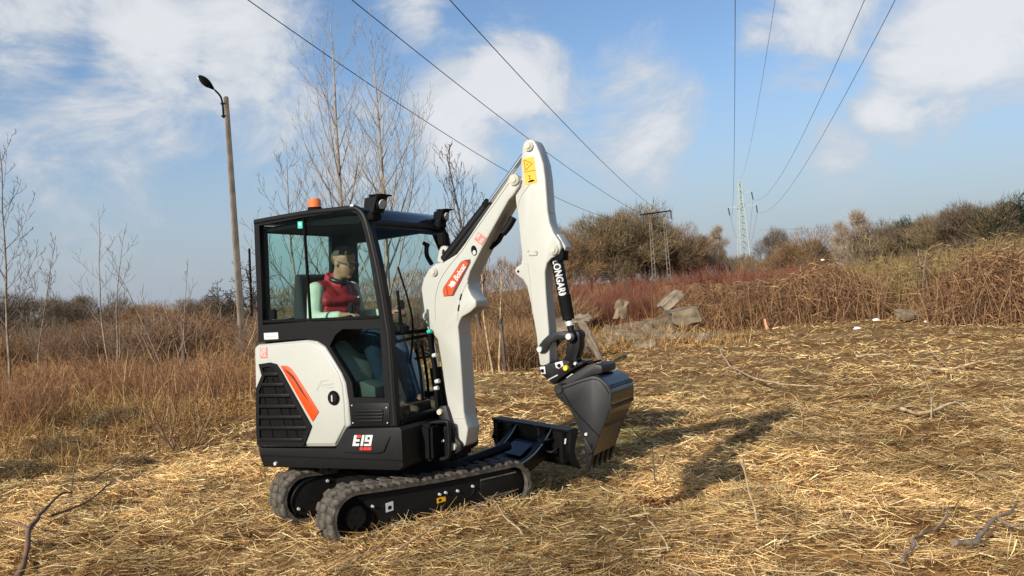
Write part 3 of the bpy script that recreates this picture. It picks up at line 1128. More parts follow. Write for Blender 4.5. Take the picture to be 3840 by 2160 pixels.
def taper_post(name, a, b, w0, w1, mat, parent):
    bm = bmesh.new()
    vs = []
    for q, w in ((a, w0), (b, w1)):
        vs.append([bm.verts.new((q[0] + (sx * .77 - sy * .64) * w, q[1] + (sx * .64 + sy * .77) * w, q[2])) for sx, sy in ((-1, -1), (1, -1), (1, 1), (-1, 1))])
    for i in range(4):
        bm.faces.new((vs[0][i], vs[0][(i + 1) % 4], vs[1][(i + 1) % 4], vs[1][i]))
    bm.faces.new(vs[1])
    bm.faces.new(vs[0][::-1])
    bmesh.ops.bevel(bm, geom=list(bm.edges), offset=0.02, segments=2, affect='EDGES')
    bm.transform(Matrix.Rotation(0, 4, 'Z'))
    return link(name, bm_mesh(bm, name), mat, parent, 40)


po = taper_post('pole', Vector((0, 0, -.3)), topp, .088, .058, 'post_concrete', lp)
po.rotation_euler.z = 0
a0 = topp + Vector((-.10, -.02, -.50))
tip = Vector(at(806, 338, 23.8)) - p
tube('arm', [a0 + Vector((0, 0, -.1)), a0 + Vector((0, 0, .25)), a0 + Vector((-.04, 0, .5)), tip], 0.028, 'matt_black', lp, 8)
for dz in (-.05, .3):
    box('bracket', (a0.x - .045, a0.y - .045, a0.z + dz - .02), (a0.x + .1, a0.y + .045, a0.z + dz + .02), 'matt_black', lp)
hd = Vector(at(744, 283, 23.6)) - p
dv = (hd - tip)
bm = bmesh.new()
bmesh.ops.create_uvsphere(bm, u_segments=18, v_segments=12, radius=1)
for v in bm.verts:
    v.co.y *= 0.16
    v.co.z *= 0.085
    s = (v.co.x + 1) / 2
    k = 0.35 + 0.65 * math.sin(min(1, s * 1.15) * math.pi * .62)
    v.co.y *= k
    v.co.z *= k
    v.co.x *= dv.length / 2
x = dv.normalized()
zax = Vector((0.45, -.55, .7))
zax = (zax - x * zax.dot(x)).normalized()
Mh = Matrix((x, zax.cross(x), zax)).transposed().to_4x4()
bm.transform(Matrix.Translation((tip + hd) / 2) @ Mh)
head = link('lamp_head', bm_mesh(bm, 'lamp_head'), 'matt_black', lp, 60)
bm = bmesh.new()
bmesh.ops.create_uvsphere(bm, u_segments=16, v_segments=8, radius=1)
for v in bm.verts:
    v.co.x *= .22
    v.co.y *= .115
    v.co.z *= .06
bm.transform(Matrix.Translation((tip + hd) / 2 + x * .08 - zax * .05) @ Mh)
link('lens', bm_mesh(bm, 'lens'), 'lamp_lens', head, 60)

# ------------------------------------------------------------------ overhead lines
HD = 78.0


def lattice_leg(px_t, py_t, px_b, py_b, parent, base):
    t, b = Vector(at(px_t, py_t, HD)) - base, Vector(at(px_b, py_b, HD)) - base
    b = t + (b - t) * 1.25
    V, Fq, k = [], [], 0
    P0, P1, r = [], [], []
    for s in (-1, 1):
        P0.append(b + Vector((s * .17, 0, 0)))
        P1.append(t + Vector((s * .08, 0, 0)))
        r.append(.036)
    n = 16
    for i in range(n):
        q = b.lerp(t, (i + .5) / n)
        w = .17 - .09 * i / n
        P0.append(q + Vector((-w, 0, 0)))
        P1.append(q + Vector((w, 0, 0)))
        r.append(.036)
    V, F = tubes_np([p[:] for p in P0], [p[:] for p in P1], r, r, 4)
    return link('leg', np_mesh('leg', V, F), 'post_concrete', parent)


b0 = foot(2480, 1070, HD)
hp = empty('twin_pole', b0)
tag(hp, 'concrete twin power pole with crossarm in front of the grove', 'power pole')
lattice_leg(2437, 808, 2456, 1080, hp, b0)
lattice_leg(2489, 800, 2514, 1080, hp, b0)
ca, cb = Vector(at(2400, 806, HD)) - b0, Vector(at(2517, 790, HD)) - b0
tube('crossarm', [ca, cb], .065, 'matt_black', hp, 6)
INS = []
for px, py in ((2408, 806), (2462, 799), (2516, 792)):
    q = Vector(at(px, py, HD - .2)) - b0
    tube('insulator', [q, q + Vector((.0, 0, -.3)), q + Vector((.02, 0, -.75))], .07, 'porcelain', hp, 6)
    INS.append(q + Vector((.02, 0, -.75)) + b0)

PD = 215.0
b1 = foot(2782, 985, PD)
py_ = empty('lattice_pylon', b1)
tag(py_, 'pale green steel lattice pylon on the horizon', 'pylon')


def pw(px, py, dd=0):
    return Vector(at(px, py, PD + dd)) - b1


top_l, top_r = pw(2768, 676), pw(2776, 676)
bot_l, bot_r = pw(2772, 1030), pw(2815, 1030)
for a, b in ((top_l, bot_l), (top_r, bot_r)):
    for dy0, dy1 in ((-.35, -1.4), (.35, 1.4)):
        tube('leg', [a + Vector((0, dy0, 0)), b + Vector((0, dy1, 0))], .13, 'pylon_green', py_, 4, 1)
P0, P1 = [], []
n = 15
for i in range(n):
    f0, f1 = i / n, (i + 1) / n
    for s in (-1, 1):
        dy0, dy1 = s * (.35 + 1.05 * f0), s * (.35 + 1.05 * f1)
        A, Bq = top_l.lerp(bot_l, f0), top_r.lerp(bot_r, f1)
        P0.append(A + Vector((0, dy0, 0)))
        P1.append(Bq + Vector((0, dy1, 0)))
        A, Bq = top_r.lerp(bot_r, f0), top_l.lerp(bot_l, f1)
        if i % 2:
            P0.append(A + Vector((0, dy0, 0)))
            P1.append(Bq + Vector((0, dy1, 0)))
V, F = tubes_np([p[:] for p in P0], [p[:] for p in P1], .085, .085, 4)
link('bracing', np_mesh('bracing', V, F), 'pylon_green', py_)
PIN = []
for (xa, ya), (xb, yb), (xc, yc) in (((2778, 724), (2818, 719), (2824, 748)), ((2780, 773), (2836, 769), (2840, 797)), ((2772, 777), (2731, 780), (2737, 808))):
    tube('crossarm', [pw(xa, ya), pw(xb, yb)], .13, 'pylon_green', py_, 4, 1)
    tube('crossarm_brace', [pw(xa, ya - 9), pw(xb, yb)], .07, 'pylon_green', py_, 4, 1)
    tube('insulator', [pw(xb, yb), pw(xc, yc)], .16, 'porcelain', py_, 6, 1)
    PIN.append(pw(xc, yc) + b1)


def span(name, pts, r, label, group, cat='cable', ext=-0.6):
    """a wire through three seen points: (px, py, depth) or a place"""
    A, Bm, Cn = pts
    A = Vector(at(*A))
    Cn = Vector(Cn)
    # where along A-Cn (in plan) the middle point is seen
    best = None
    for k in range(1, 400):
        s = k / 400
        q = A.lerp(Cn, s)
        d = ray(*Bm)
        zq = CAMH + d[2] * q.y / d[1]
        xq = d[0] * q.y
        e_ = abs(xq - q.x)
        if best is None or e_ < best[0]:
            best = (e_, s, zq)
    s0, z0 = best[1], best[2]
    # z = a + b s + c s^2
    M_ = np.array([[1, 0, 0], [1, s0, s0 * s0], [1, 1, 1]])
    a, b, c = np.linalg.solve(M_, [A.z, z0, Cn.z])
    P = []
    for s in np.linspace(ext, 1, 40):
        q = A.lerp(Cn, s)
        P.append((q.x, q.y, a + b * s + c * s * s))
    o = tube(name, P, r, 'wire', None, 5, 1, raw=True)
    return tag(o, label, cat, group)


GW = 'wires to the twin pole'
span('power_wire', [(930, 0, 20), (1640, 485), INS[0]], .013, 'lowest left of three dark wires running to the twin pole', GW)
span('power_wire', [(1320, 0, 20), (1750, 342), INS[1]], .013, 'middle of three dark wires running to the twin pole', GW)
span('power_wire', [(1687, 0, 20), (2087, 432), INS[2]], .013, 'upper right of three dark wires running to the twin pole', GW)
GP = 'wires to the lattice pylon'
span('power_wire', [(2757, 0, 40), (2755, 420), PIN[2]], .017, 'nearly upright wire left of the pylon, the leftmost of four', GP)
span('power_wire', [(2907, 0, 40), (2853, 330), pw(2772, 672) + b1], .011, 'thinnest of four wires, running to the pylon top', GP)
span('power_wire', [(3242, 0, 40), (3083, 357), PIN[0]], .017, 'third wire from left running to the upper pylon arm', GP)
span('power_wire', [(3357, 0, 40), (3155, 382), PIN[1]], .017, 'rightmost wire sagging to the lower right pylon arm', GP)
for i, ((x0, y0), q) in enumerate((((2772, 905), PIN[2]), ((2800, 930), PIN[0]), ((2806, 930), PIN[1]))):
    e_ = Vector(at(x0, y0, 330))
    m_ = q.lerp(e_, .5) - Vector((0, 0, 1.5))
    tag(tube('power_wire', [q, m_, e_], .03, 'wire', None, 4, 8), ('wire running on from the left pylon arm into the distance', 'wire running on from the upper right pylon arm into the distance', 'wire running on from the lower right pylon arm into the distance')[i], 'cable', 'wires beyond the pylon')
tag(tube('power_wire', [at(2850, 861, 180), at(3050, 856, 170), at(3350, 832, 150), at(3640, 790, 130), at(4000, 720, 110)], .022, 'wire', None, 4, 8), 'far thin wire above the right skyline trees', 'cable')

# ================================================================== EXCAVATOR
YAW, LEAN = math.radians(-28), math.radians(1.8)
root = empty('mini_excavator', (MC[0], MC[1], 0))
tag(root, 'white and black tracked mini excavator with enclosed cab, bucket raised', 'excavator')
MR = Matrix.Translation((MC[0], MC[1], 0)) @ Matrix.Rotation(LEAN, 4, 'Y') @ Matrix.Rotation(YAW, 4, 'Z')
root.matrix_world = MR
MI = np.array(MR.inverted())
camL = MI[:3, :3] @ CAM + MI[:3, 3]


def L(p, v):
    """picture point -> (forward, up) on the plane v metres right of the machine's middle"""
    d = MI[:3, :3] @ ray(*p)
    t = (-v - camL[1]) / d[1]
    q = camL + d * t
    return (q[0], q[2])


def LX(p, u):
    """picture point -> (right, up) on the plane u metres ahead of the slew axis"""
    d = MI[:3, :3] @ ray(*p)
    t = (u - camL[0]) / d[0]
    q = camL + d * t
    return (-q[1], q[2])


# study sheets of the photograph: origin and scale
def sheet(x0, y0, s):
    return lambda *pts: [(x0 + s * x, y0 + s * y) for x, y in pts]


A_, B_, D_, E_ = sheet(900, 700, .4141), sheet(900, 1200, .4141), sheet(1500, 500, .4831), sheet(1500, 1100, .5176)


def Ls(pts, v):
    return [L(p, v) for p in pts]


def V3(uw, v):
    return Vector((uw[0], -v, uw[1]))


SV = 0.48       # cab side plane
HV = 0.495      # bodywork side plane


def rounded(pts, n=3):
    """soften an outline with a Catmull-Rom pass"""
    return [(p[0], p[1]) for p in smooth_path([(a, b, 0) for a, b in pts], n, True)]


def dot_bolt(name, p, v, r, mat, parent, out=.012, seg=10):
    q = V3(p, v)
    return cyl(name, q + Vector((0, .004, 0)), q + Vector((0, -out, 0)), r, mat, parent, r * .8, seg)


# ---- lower body (turntable frame with skirt)
sk = Ls(B_((155, 1080), (170, 1130), (190, 1160), (865, 1165), (960, 985), (1440, 972), (1462, 1000), (1475, 1330), (1440, 1362), (215, 1330), (180, 1230)), HV)
skirt = plate('skirt', sk, HV, -HV, 'charcoal', root, bevel=.018, seg=3)
gv = Ls(B_((190, 1222), (1466, 1268), (1466, 1280), (190, 1234)), HV)
plate('groove', gv, HV + .003, HV - .02, 'matt_black', skirt)
rg = Ls(B_((935, 1200), (1290, 1175), (1345, 1055), (1365, 1055), (1310, 1195), (1250, 1212)), HV)
plate('trim_ridge', rg, HV + .010, HV - .02, 'charcoal', skirt, bevel=.004)
dot_bolt('bolt', L(B_((325, 1300))[0], HV), HV, .016, 'steel', skirt)
toH = lambda u, w: (u, -(HV + .0035), w)
e0, e1 = L(B_((1020, 1140))[0], HV), L(B_((1192, 1140))[0], HV)
hgt = L(B_((1100, 1040))[0], HV)[1] - L(B_((1100, 1140))[0], HV)[1]
def block_letters(name, rects, mat):
    """upright slabs of a block numeral, slanted, as flat print on the skirt"""
    V, F = [], []
    wd = L(B_((1192, 1140))[0], HV)[0] - e0[0]
    for x0, x1, y0, y1 in rects:
        k = len(V)
        for x, y in ((x0, y0), (x1, y0), (x1, y1), (x0, y1)):
            V.append((e0[0] + x * wd + .27 * y * hgt, -(HV + .0035), e0[1] + (e1[1] - e0[1]) * x + y * hgt))
        F.append((k, k + 1, k + 2, k + 3))
    me = bpy.data.meshes.new(name)
    me.from_pydata(V, [], F)
    return link(name, me, mat, skirt)


block_letters('lettering', [(0, .14, 0, 1), (.14, .33, .40, .62), (.14, .35, 0, .23), (.42, .55, 0, 1), (.60, .98, .80, 1), (.60, .73, .58, .80), (.60, .85, .38, .58), (.85, .98, 0, .80), (.60, .85, 0, .2)], 'decal_white')
block_letters('lettering_accent', [(.15, .37, .76, 1)], 'decal_red')
for a, b in ((1086, 1112), (1120, 1148), (1152, 1190)):
    rd = Ls(B_((a + 4, 1152), (b + 3, 1152), (b, 1178), (a, 1178)), HV)
    plate('lettering_accent', rd, HV + .004, HV + .001, 'decal_red', skirt)

# ---- white engine cover: side panel, rear corner and top
ec = Ls(B_((130, 250), (165, 222), (600, 182), (690, 195), (770, 245), (850, 365), (920, 480), (958, 570), (985, 745), (1003, 965), (962, 978), (868, 1150), (175, 1150), (150, 1080), (140, 640)), HV - .01)
cover = plate('engine_cover', ec, HV - .004, -.47, 'white_paint', root, bevel=.03, seg=3)
pn = Ls(B_((168, 232), (600, 196), (672, 208), (752, 262), (826, 376), (890, 480), (926, 580), (945, 760), (955, 950), (862, 1128), (180, 1128), (172, 900), (172, 640), (168, 420)), HV)
panel = plate('side_panel', pn, HV + .004, HV - .05, 'white_paint', root, bevel=.012, seg=3)
gro = [(185, 398), (280, 383), (340, 398), (385, 465), (658, 958), (590, 1138), (172, 1130), (162, 950), (162, 620), (212, 500)]
gr_o = Ls(B_(*gro), HV)
gri = [(215, 430), (275, 420), (320, 432), (360, 495), (622, 960), (572, 1100), (198, 1094), (190, 950), (192, 640), (240, 505)]
gr_i = Ls(B_(*gri), HV)
grille = plate('grille', gr_o, HV + .020, HV - .03, 'black_plastic', root, holes=[gr_i])
plate('grille_backing', gr_o, HV + .0055, HV - .01, 'matt_black', grille)


def inside_x(poly, y):
    xs = []
    n = len(poly)
    for i in range(n):
        (x0, y0), (x1, y1) = poly[i], poly[(i + 1) % n]
        if (y0 - y) * (y1 - y) < 0:
            xs.append(x0 + (x1 - x0) * (y - y0) / (y1 - y0))
    return min(xs), max(xs)


for y in (478, 572, 670, 768, 865, 962, 1070):
    xa, xb = inside_x(gri, y + 8)
    q = Ls(B_((xa - 4, y - 6), (xb + 4, y - 6), (xb + 8, y + 26), (xa - 4, y + 26)), HV)
    plate('slat', q, HV + .026, HV + .002, 'black_plastic', grille, bevel=.004)
for (x0, y0), (x1, y1) in (((235, 440), (255, 560)), ((195, 560), (310, 1060)), ((300, 520), (450, 1090)), ((400, 640), (540, 1090))):
    a, b = Ls(B_((x0, y0), (x1, y1)), HV)
    tube('mesh_wire', [V3(a, HV + .012), V3(b, HV + .012)], .0035, 'black_plastic', grille, 5, 1)
# orange flash beside the grille
of = Ls(B_((372, 412), (430, 415), (468, 436), (510, 492), (722, 830), (666, 922), (600, 812), (470, 585)), HV)
fl = plate('orange_flash', of, HV + .012, HV - .01, 'orange_paint', root, bevel=.006)
of = Ls(B_((400, 440), (448, 462), (498, 508), (640, 745), (560, 640), (500, 540), (440, 476)), HV)
plate('crease', of, HV + .0145, HV, 'orange_dark', fl)
# fuel cap
c = L(B_((855, 705))[0], HV)
cap_rim = cyl('fuel_cap', V3(c, HV - .02), V3(c, HV + .007), .056, 'seam_grey', root, .052, 28)
cyl('cap', V3(c, HV), V3(c, HV + .022), .043, 'black_plastic', cap_rim, .038, 24, .004)
tube('cap_ring', [V3((c[0] + .046 * math.cos(a), c[1] + .046 * math.sin(a)), HV + .008) for a in np.linspace(0, 6.28, 17)[:-1]], .006, 'matt_black', cap_rim, 6, 1, True)
q = V3(c, HV + .022)
box('cap_grip', (q.x - .006, q.y - .008, q.z - .022), (q.x + .006, q.y, q.z + .022), 'steel', cap_rim, .002)
# pale emblem above the cap: three soft strokes
for s in (((690, 640), (735, 545), (815, 540), (790, 552), (745, 560), (705, 640)), ((735, 590), (790, 575), (852, 570), (850, 584), (800, 590), (740, 602)), ((760, 615), (830, 600), (856, 604), (835, 616))):
    plate('emblem', Ls(B_(*s), HV), HV + .0052, HV, 'decal_grey', panel)
# small red and white sticker
st = Ls(B_((187, 248), (252, 246), (254, 344), (189, 346)), HV)
stk = plate('sticker', st, HV + .0055, HV, 'decal_pink', panel)
st = Ls(B_((194, 256), (245, 254), (247, 336), (196, 338)), HV)
toS = lambda u, w: (u, -(HV + .0062), w)
for s, ya in (('SAR', 292), ('POL', 334)):
    a, b = Ls(B_((197, ya), (245, ya - 2)), HV)
    lettering('lettering', s, a, b, .035, 'decal_white', stk, toS, 0, .02)

# ---- cab side panel with its two windows
co = A_((125, 300), (560, 226), (900, 190), (1010, 178), (1062, 184), (1105, 212), (1140, 268), (1195, 420), (1248, 640), (1292, 860), (1328, 1080), (1346, 1210)) + B_((1362, 130), (1385, 420), (1402, 700), (1420, 962), (1008, 966), (986, 745), (960, 568), (922, 478), (852, 362), (772, 235), (690, 182), (600, 168), (165, 205)) + A_((165, 1270), (140, 700))
win = A_((172, 352), (560, 278), (900, 226), (1010, 222), (1062, 246), (1098, 310), (1130, 430), (1172, 640), (1212, 880), (1245, 1080), (1262, 1198), (640, 1222), (205, 1252), (190, 800))
lo = B_((925, 82), (1268, 78), (1282, 300), (1300, 560), (1312, 708), (1030, 702), (1014, 570), (960, 470), (870, 330), (812, 235), (862, 135))
side = plate('cab_side', Ls(co, SV), SV, SV - .05, 'black_plastic', root, holes=[Ls(win, SV), Ls(lo, SV)])
# rounded outer tube of the frame and roof edge
tube('frame_tube', [V3(L(p, SV), SV - .012) for p in A_((130, 322), (560, 246), (900, 206), (1010, 196), (1052, 202), (1090, 232), (1122, 285), (1162, 420), (1214, 640), (1258, 860), (1295, 1080), (1318, 1230)) + B_((1335, 130), (1358, 420), (1376, 700), (1394, 950))], .021, 'charcoal', side, 12, 5)
glass = plate('side_window', Ls(win, SV), SV - .018, SV - .024, 'cab_glass', root)
a, b = Ls(A_((566, 290), (626, 1216)), SV)
tube('window_divider', [V3(a, SV - .014), V3(b, SV - .014)], .011, 'matt_black', glass, 6, 1)
for (xa, ya), (xb, yb) in (((195, 1225), (1255, 1182)),):
    a, b = Ls(A_((xa, ya), (xb, yb)), SV)
    tube('seal', [V3(a, SV - .01), V3(b, SV - .01)], .012, 'matt_black', glass, 6, 1)
q = Ls(A_((508, 315), (550, 312), (552, 376), (510, 378)), SV)
plate('window_sticker', q, SV - .0155, SV - .0178, 'decal_green', glass)
q = Ls(A_((518, 328), (538, 327), (540, 350), (520, 352)), SV)
plate('window_sticker', q, SV - .0145, SV - .0158, 'decal_white', glass)
box('window_latch', (*V3(L(A_((238, 1205))[0], SV), SV - .03),), tuple(Vector(V3(L(A_((262, 1115))[0], SV), SV - .03)) + Vector((.02, .03, 0))), 'matt_black', glass)
plate('lower_window', Ls(lo, SV), SV - .018, SV - .024, 'lower_glass', root)
# white plate on the band
q = Ls(B_((218, 118), (346, 112), (350, 172), (222, 178)), SV)
lab = plate('label_plate', q, SV + .003, SV - .01, 'decal_white', root)
q0, q1 = Ls(B_((240, 150), (330, 146)), SV)
tube('print_line', [V3(q0, SV + .003), V3(q1, SV + .003)], .002, 'decal_grey', lab, 4, 1)
# louvre panel below the lower window
vp = Ls(B_((1008, 748), (1352, 750), (1362, 958), (1018, 962)), SV)
vent = plate('vent_panel', vp, SV + .006, SV - .02, 'black_plastic', root, bevel=.004)
for y, xa, xb in ((824, 1050, 1300), (852, 1050, 1306), (882, 1062, 1302), (912, 1082, 1298)):
    q = Ls(B_((xa, y - 11), (xb, y - 13), (xb, y + 7), (xa, y + 9)), SV)
    plate('louvre', q, SV + .016, SV, 'charcoal', vent, bevel=.003)
for p in ((1020, 772), (1332, 792), (1030, 930), (1342, 930)):
    dot_bolt('bolt', L(B_(p)[0], SV), SV + .006, .006, 'steel', vent, .005, 8)

# ---- roof
rt = [(125, 300), (560, 226), (900, 190), (1010, 178), (1062, 184), (1105, 212), (1140, 268), (1160, 330)]
ri = [(1128, 345), (1104, 290), (1075, 250), (1040, 232), (1000, 230), (900, 240), (560, 275), (128, 350)]
roof = plate('roof', Ls(A_(*(rt + ri)), SV), SV - .03, -SV, 'roof_gloss', root, bevel=.012, seg=3)
hl = Ls(A_((180, 372), (560, 300), (900, 262), (1020, 262), (1060, 300), (1020, 330), (560, 350), (200, 405)), SV)
plate('headliner', hl, SV - .06, -SV + .05, 'matt_black', roof)
q = L(A_((1012, 188))[0], SV)
box('roof_clip', (q[0] - .016, -SV - .004, q[1] - .018), (q[0] + .016, -SV + .03, q[1] + .022), 'decal_white', roof, .003)
# beacon
bb = None
for v in np.linspace(.4, -.4, 60):
    u_, w_ = L(A_((678, 205))[0], v)
    if bb is None or abs(w_ - 2.235) < abs(bb[1] - 2.235):
        bb = (u_, w_, v)
b = Vector((bb[0], -bb[2], bb[1]))
bea = cyl('beacon', b + Vector((0, 0, -.02)), b + Vector((0, 0, .012)), .052, 'matt_black', root, .05, 24)
cyl('beacon_lens', b + Vector((0, 0, .006)), b + Vector((0, 0, .075)), .048, 'orange_lens', bea, .045, 24, .008)


def work_light(p, parent, s=1.0, mat='charcoal'):
    """p: base point; housing opens forward"""
    r = Vector(p)
    yk = box('light_bracket', (r.x - .03, r.y - .05, r.z - .03), (r.x + .02, r.y + .05, r.z + .02), 'matt_black', parent, .006)
    Mh = Matrix.Translation(r + Vector((.0, 0, .075 * s))) @ Matrix.Rotation(math.radians(8), 4, 'Y')
    bm = bmesh.new()
    bk = [bm.verts.new(v) for v in ((-.06, -.03, -.03), (-.06, .03, -.03), (-.06, .03, .03), (-.06, -.03, .03))]
    fr = [bm.verts.new(v) for v in ((.035, -.058, -.055), (.035, .058, -.055), (.06, .058, .062), (.06, -.058, .062))]
    bm.faces.new(bk[::-1])
    for i in range(4):
        bm.faces.new((bk[i], bk[(i + 1) % 4], fr[(i + 1) % 4], fr[i]))
    bm.faces.new(fr)
    bm.transform(Matrix.Scale(s, 4))
    bm.transform(Mh)
    h = link('work_light', bm_mesh(bm, 'work_light'), mat, parent, 20)
    c0 = Mh @ Vector((.045 * s, 0, 0))
    cyl('light_rim', c0, c0 + Vector((.014, 0, -.002)), .05 * s, 'matt_black', h, .048 * s, 20)
    cyl('light_lens', c0 + Vector((.012, 0, 0)), c0 + Vector((.020, 0, -.003)), .036 * s, 'lamp_lens', h, .034 * s, 20)
    box('light_visor', (c0.x - .05, c0.y - .06 * s, c0.z + .052 * s), (c0.x + .055, c0.y + .06 * s, c0.z + .062 * s), 'matt_black', h, .002)
    return h


q = L(A_((1222, 262))[0], SV - .06)
work_light((q[0], -(SV - .06), q[1]), root, 1.05)
q = LX(A_((1820, 330))[0], L(A_((1140, 268))[0], SV)[0] + .03)
work_light((L(A_((1140, 268))[0], SV)[0] + .03, -q[0], q[1] - .005), root, .82, 'matt_black')

# ---- front: glass across, far pillar, header, far side door, rear panel
fp = A_((1160, 330), (1195, 420), (1248, 640), (1292, 860), (1328, 1080), (1346, 1210)) + B_((1362, 130), (1385, 420), (1402, 700), (1420, 962))
fc = Ls(fp, SV)
far_in = -SV + .03
VV = [(u - .015, -(SV - .05), w) for u, w in fc] + [(u - .015, -far_in, w) for u, w in fc]
n = len(fc)
me = bpy.data.meshes.new('windscreen')
me.from_pydata(VV, [], [(i, i + 1, n + i + 1, n + i) for i in range(n - 1)])
link('windscreen', me, 'front_glass', root, 80)
tube('far_pillar', [Vector((u - .02, SV - .02, w)) for u, w in fc], .032, 'black_plastic', root, 10, 4)
hd0, hd1 = fc[0], fc[1]
tube('header_bar', [Vector((hd0[0] - .03, -(SV - .04), hd0[1] + .01)), Vector((hd0[0] - .03, SV - .03, hd0[1] + .01))], .03, 'charcoal', root, 10, 1)
mid = fc[6]
tube('cross_bar', [Vector((mid[0] - .02, -(SV - .05), mid[1])), Vector((mid[0] - .02, SV - .03, mid[1] - .005))], .014, 'matt_black', root, 8, 1)
tube('sill_bar', [Vector((fc[-1][0] - .01, -(SV - .05), fc[-1][1] + .01)), Vector((fc[-1][0] - .01, SV - .03, fc[-1][1] + .01))], .022, 'matt_black', root, 8, 1)
# far side with door window
rear_u = L(A_((165, 1260))[0], SV)[0] + .01
far_o = Ls(co[:12] + co[12:16] + B_((1008, 966), (900, 966), (500, 966)), SV)
far_o = [p for p in far_o][:16] + [(rear_u, far_o[15][1]), ]
xs = [p[0] for p in far_o]
fw = [(rear_u + .17, 1.02), (rear_u + .17, 2.04), (rear_u + .8, 2.08), (rear_u + .93, 2.06), (rear_u + 1.0, 1.9), (rear_u + 1.05, 1.6), (rear_u + 1.1, 1.2), (rear_u + 1.12, .85), (rear_u + .7, .85)]
door = plate('door_side', far_o, -SV + .045, -SV, 'black_plastic', root, holes=[fw])
plate('door_window', fw, -SV + .03, -SV + .024, 'front_glass', root)
# rear panel (a frame in the across-up plane)
toR = lambda a, b, w: (b, -a, w)
w_lo = 1.24
ro = [(-.45, w_lo), (.43, w_lo), (.43, 2.15), (-.45, 2.15)]
rh = [LX(p, rear_u + .03) for p in A_((205, 418), (826, 452), (836, 1120), (215, 1232))]
rh = [(max(-.41, min(.40, a)), max(w_lo + .04, min(2.1, b_))) for a, b_ in rh]
plate('rear_frame', ro, rear_u, rear_u + .04, 'black_plastic', root, holes=[rh], to=toR)
plate('rear_window', rh, rear_u + .018, rear_u + .024, 'cab_glass', root, to=toR)
# mirror on the far pillar and aerial at the rear
q = LX(A_((1850, 480))[0], fc[1][0] + .03)
box('mirror_mount', (fc[1][0] - .01, -q[0] - .05, q[1] - .05), (fc[1][0] + .06, -q[0] + .03, q[1] + .05), 'matt_black', root, .01)
for k_, (x0, y0, x1, y1) in enumerate(((1690, 545, 1735, 700),)):
    a, b = LX(A_((x0, y0))[0], fc[1][0] + .02), LX(A_((x1, y1))[0], fc[1][0] + .02)
    tube('mirror_arm', [(fc[1][0] + .02, -a[0], a[1] + .01), (fc[1][0] + .02, -a[0] + .0, (a[1] + b[1]) / 2), (fc[1][0] + .02, -b[0], b[1])], .017, 'black_plastic', root, 8, 5)
    tube('mirror_arm', [(fc[1][0] + .02, -a[0] + .02, a[1] + .012), (fc[1][0] + .02, -b[0] - .09, a[1] + .025)], .016, 'black_plastic', root, 8, 1)
an0 = LX(A_((95, 860))[0], rear_u - .06)
an1 = LX(A_((84, 560))[0], rear_u - .06)
tube('aerial', [(rear_u - .06, -an0[0], an0[1] - .25), (rear_u - .06, -an0[0], an0[1]), (rear_u - .06, -an1[0], an1[1])], .008, 'matt_black', root, 6, 1)

# ---- inside the cab
fl_w = fc[-1][1] + .02
box('cab_floor', (rear_u + .1, -.42, fl_w - .03), (fc[-1][0] - .03, .43, fl_w + .012), 'floor_mat', root, .004)
box('floor_step', (.05, -.40, fl_w + .012), (.2, .40, fl_w + .07), 'floor_mat', root, .01)
seat = plate('seat', [(-.72, 1.10), (-.25, 1.12), (-.21, 1.17), (-.25, 1.225), (-.55, 1.21), (-.66, 1.24), (-.70, 1.55), (-.72, 1.78), (-.77, 1.80), (-.80, 1.55), (-.78, 1.2)], .22, -.22, 'seat_fabric', root, bevel=.03, seg=3)
box('seat_base', (-.68, -.22, fl_w), (-.28, .22, 1.10), 'matt_black', root, .01)
cs = Ls(B_((1020, 545), (1190, 545), (1300, 590), (1310, 720), (1030, 705)), .30)
plate('console_box', cs, .40, .22, 'console', root, bevel=.012)
for v in (.30, -.30):
    js = plate('joystick_console', [(-.45, 1.30), (-.15, 1.30), (-.12, 1.36), (-.20, 1.40), (-.45, 1.38)], v + .05, v - .05, 'matt_black', root, bevel=.015)
    tube('joystick', [(-.19, -v, 1.38), (-.18, -v, 1.46), (-.17, -v, 1.52)], .014, 'matt_black', js, 8)
    box('joystick_grip', (-.20, -v - .022, 1.49), (-.14, -v + .022, 1.57), 'black_plastic', js, .014)
for v in (-.09, -.17):
    tube('travel_lever', [(.14, -v, fl_w), (.13, -v, fl_w + .25), (.09, -v, fl_w + .5)], .011, 'matt_black', root, 8)
tube('lever_tie', [(.12, .04, fl_w + .38), (.12, .30, fl_w + .38)], .008, 'matt_black', root, 6, 1)
tube('hand_rail', [(.16, -.3, 1.28), (.17, 0, 1.30), (.16, .35, 1.30)], .012, 'matt_black', root, 8)
tube('wiper', [(fc[3][0], -.3, fc[3][1] + .1), (fc[5][0] + .01, -.22, fc[5][1]), (fc[7][0], -.28, fc[7][1])], .007, 'matt_black', root, 6)
tube('wiper', [(fc[4][0] + .02, -.38, fc[4][1] + .1), (fc[6][0] + .01, -.36, fc[6][1])], .011, 'matt_black', root, 6)

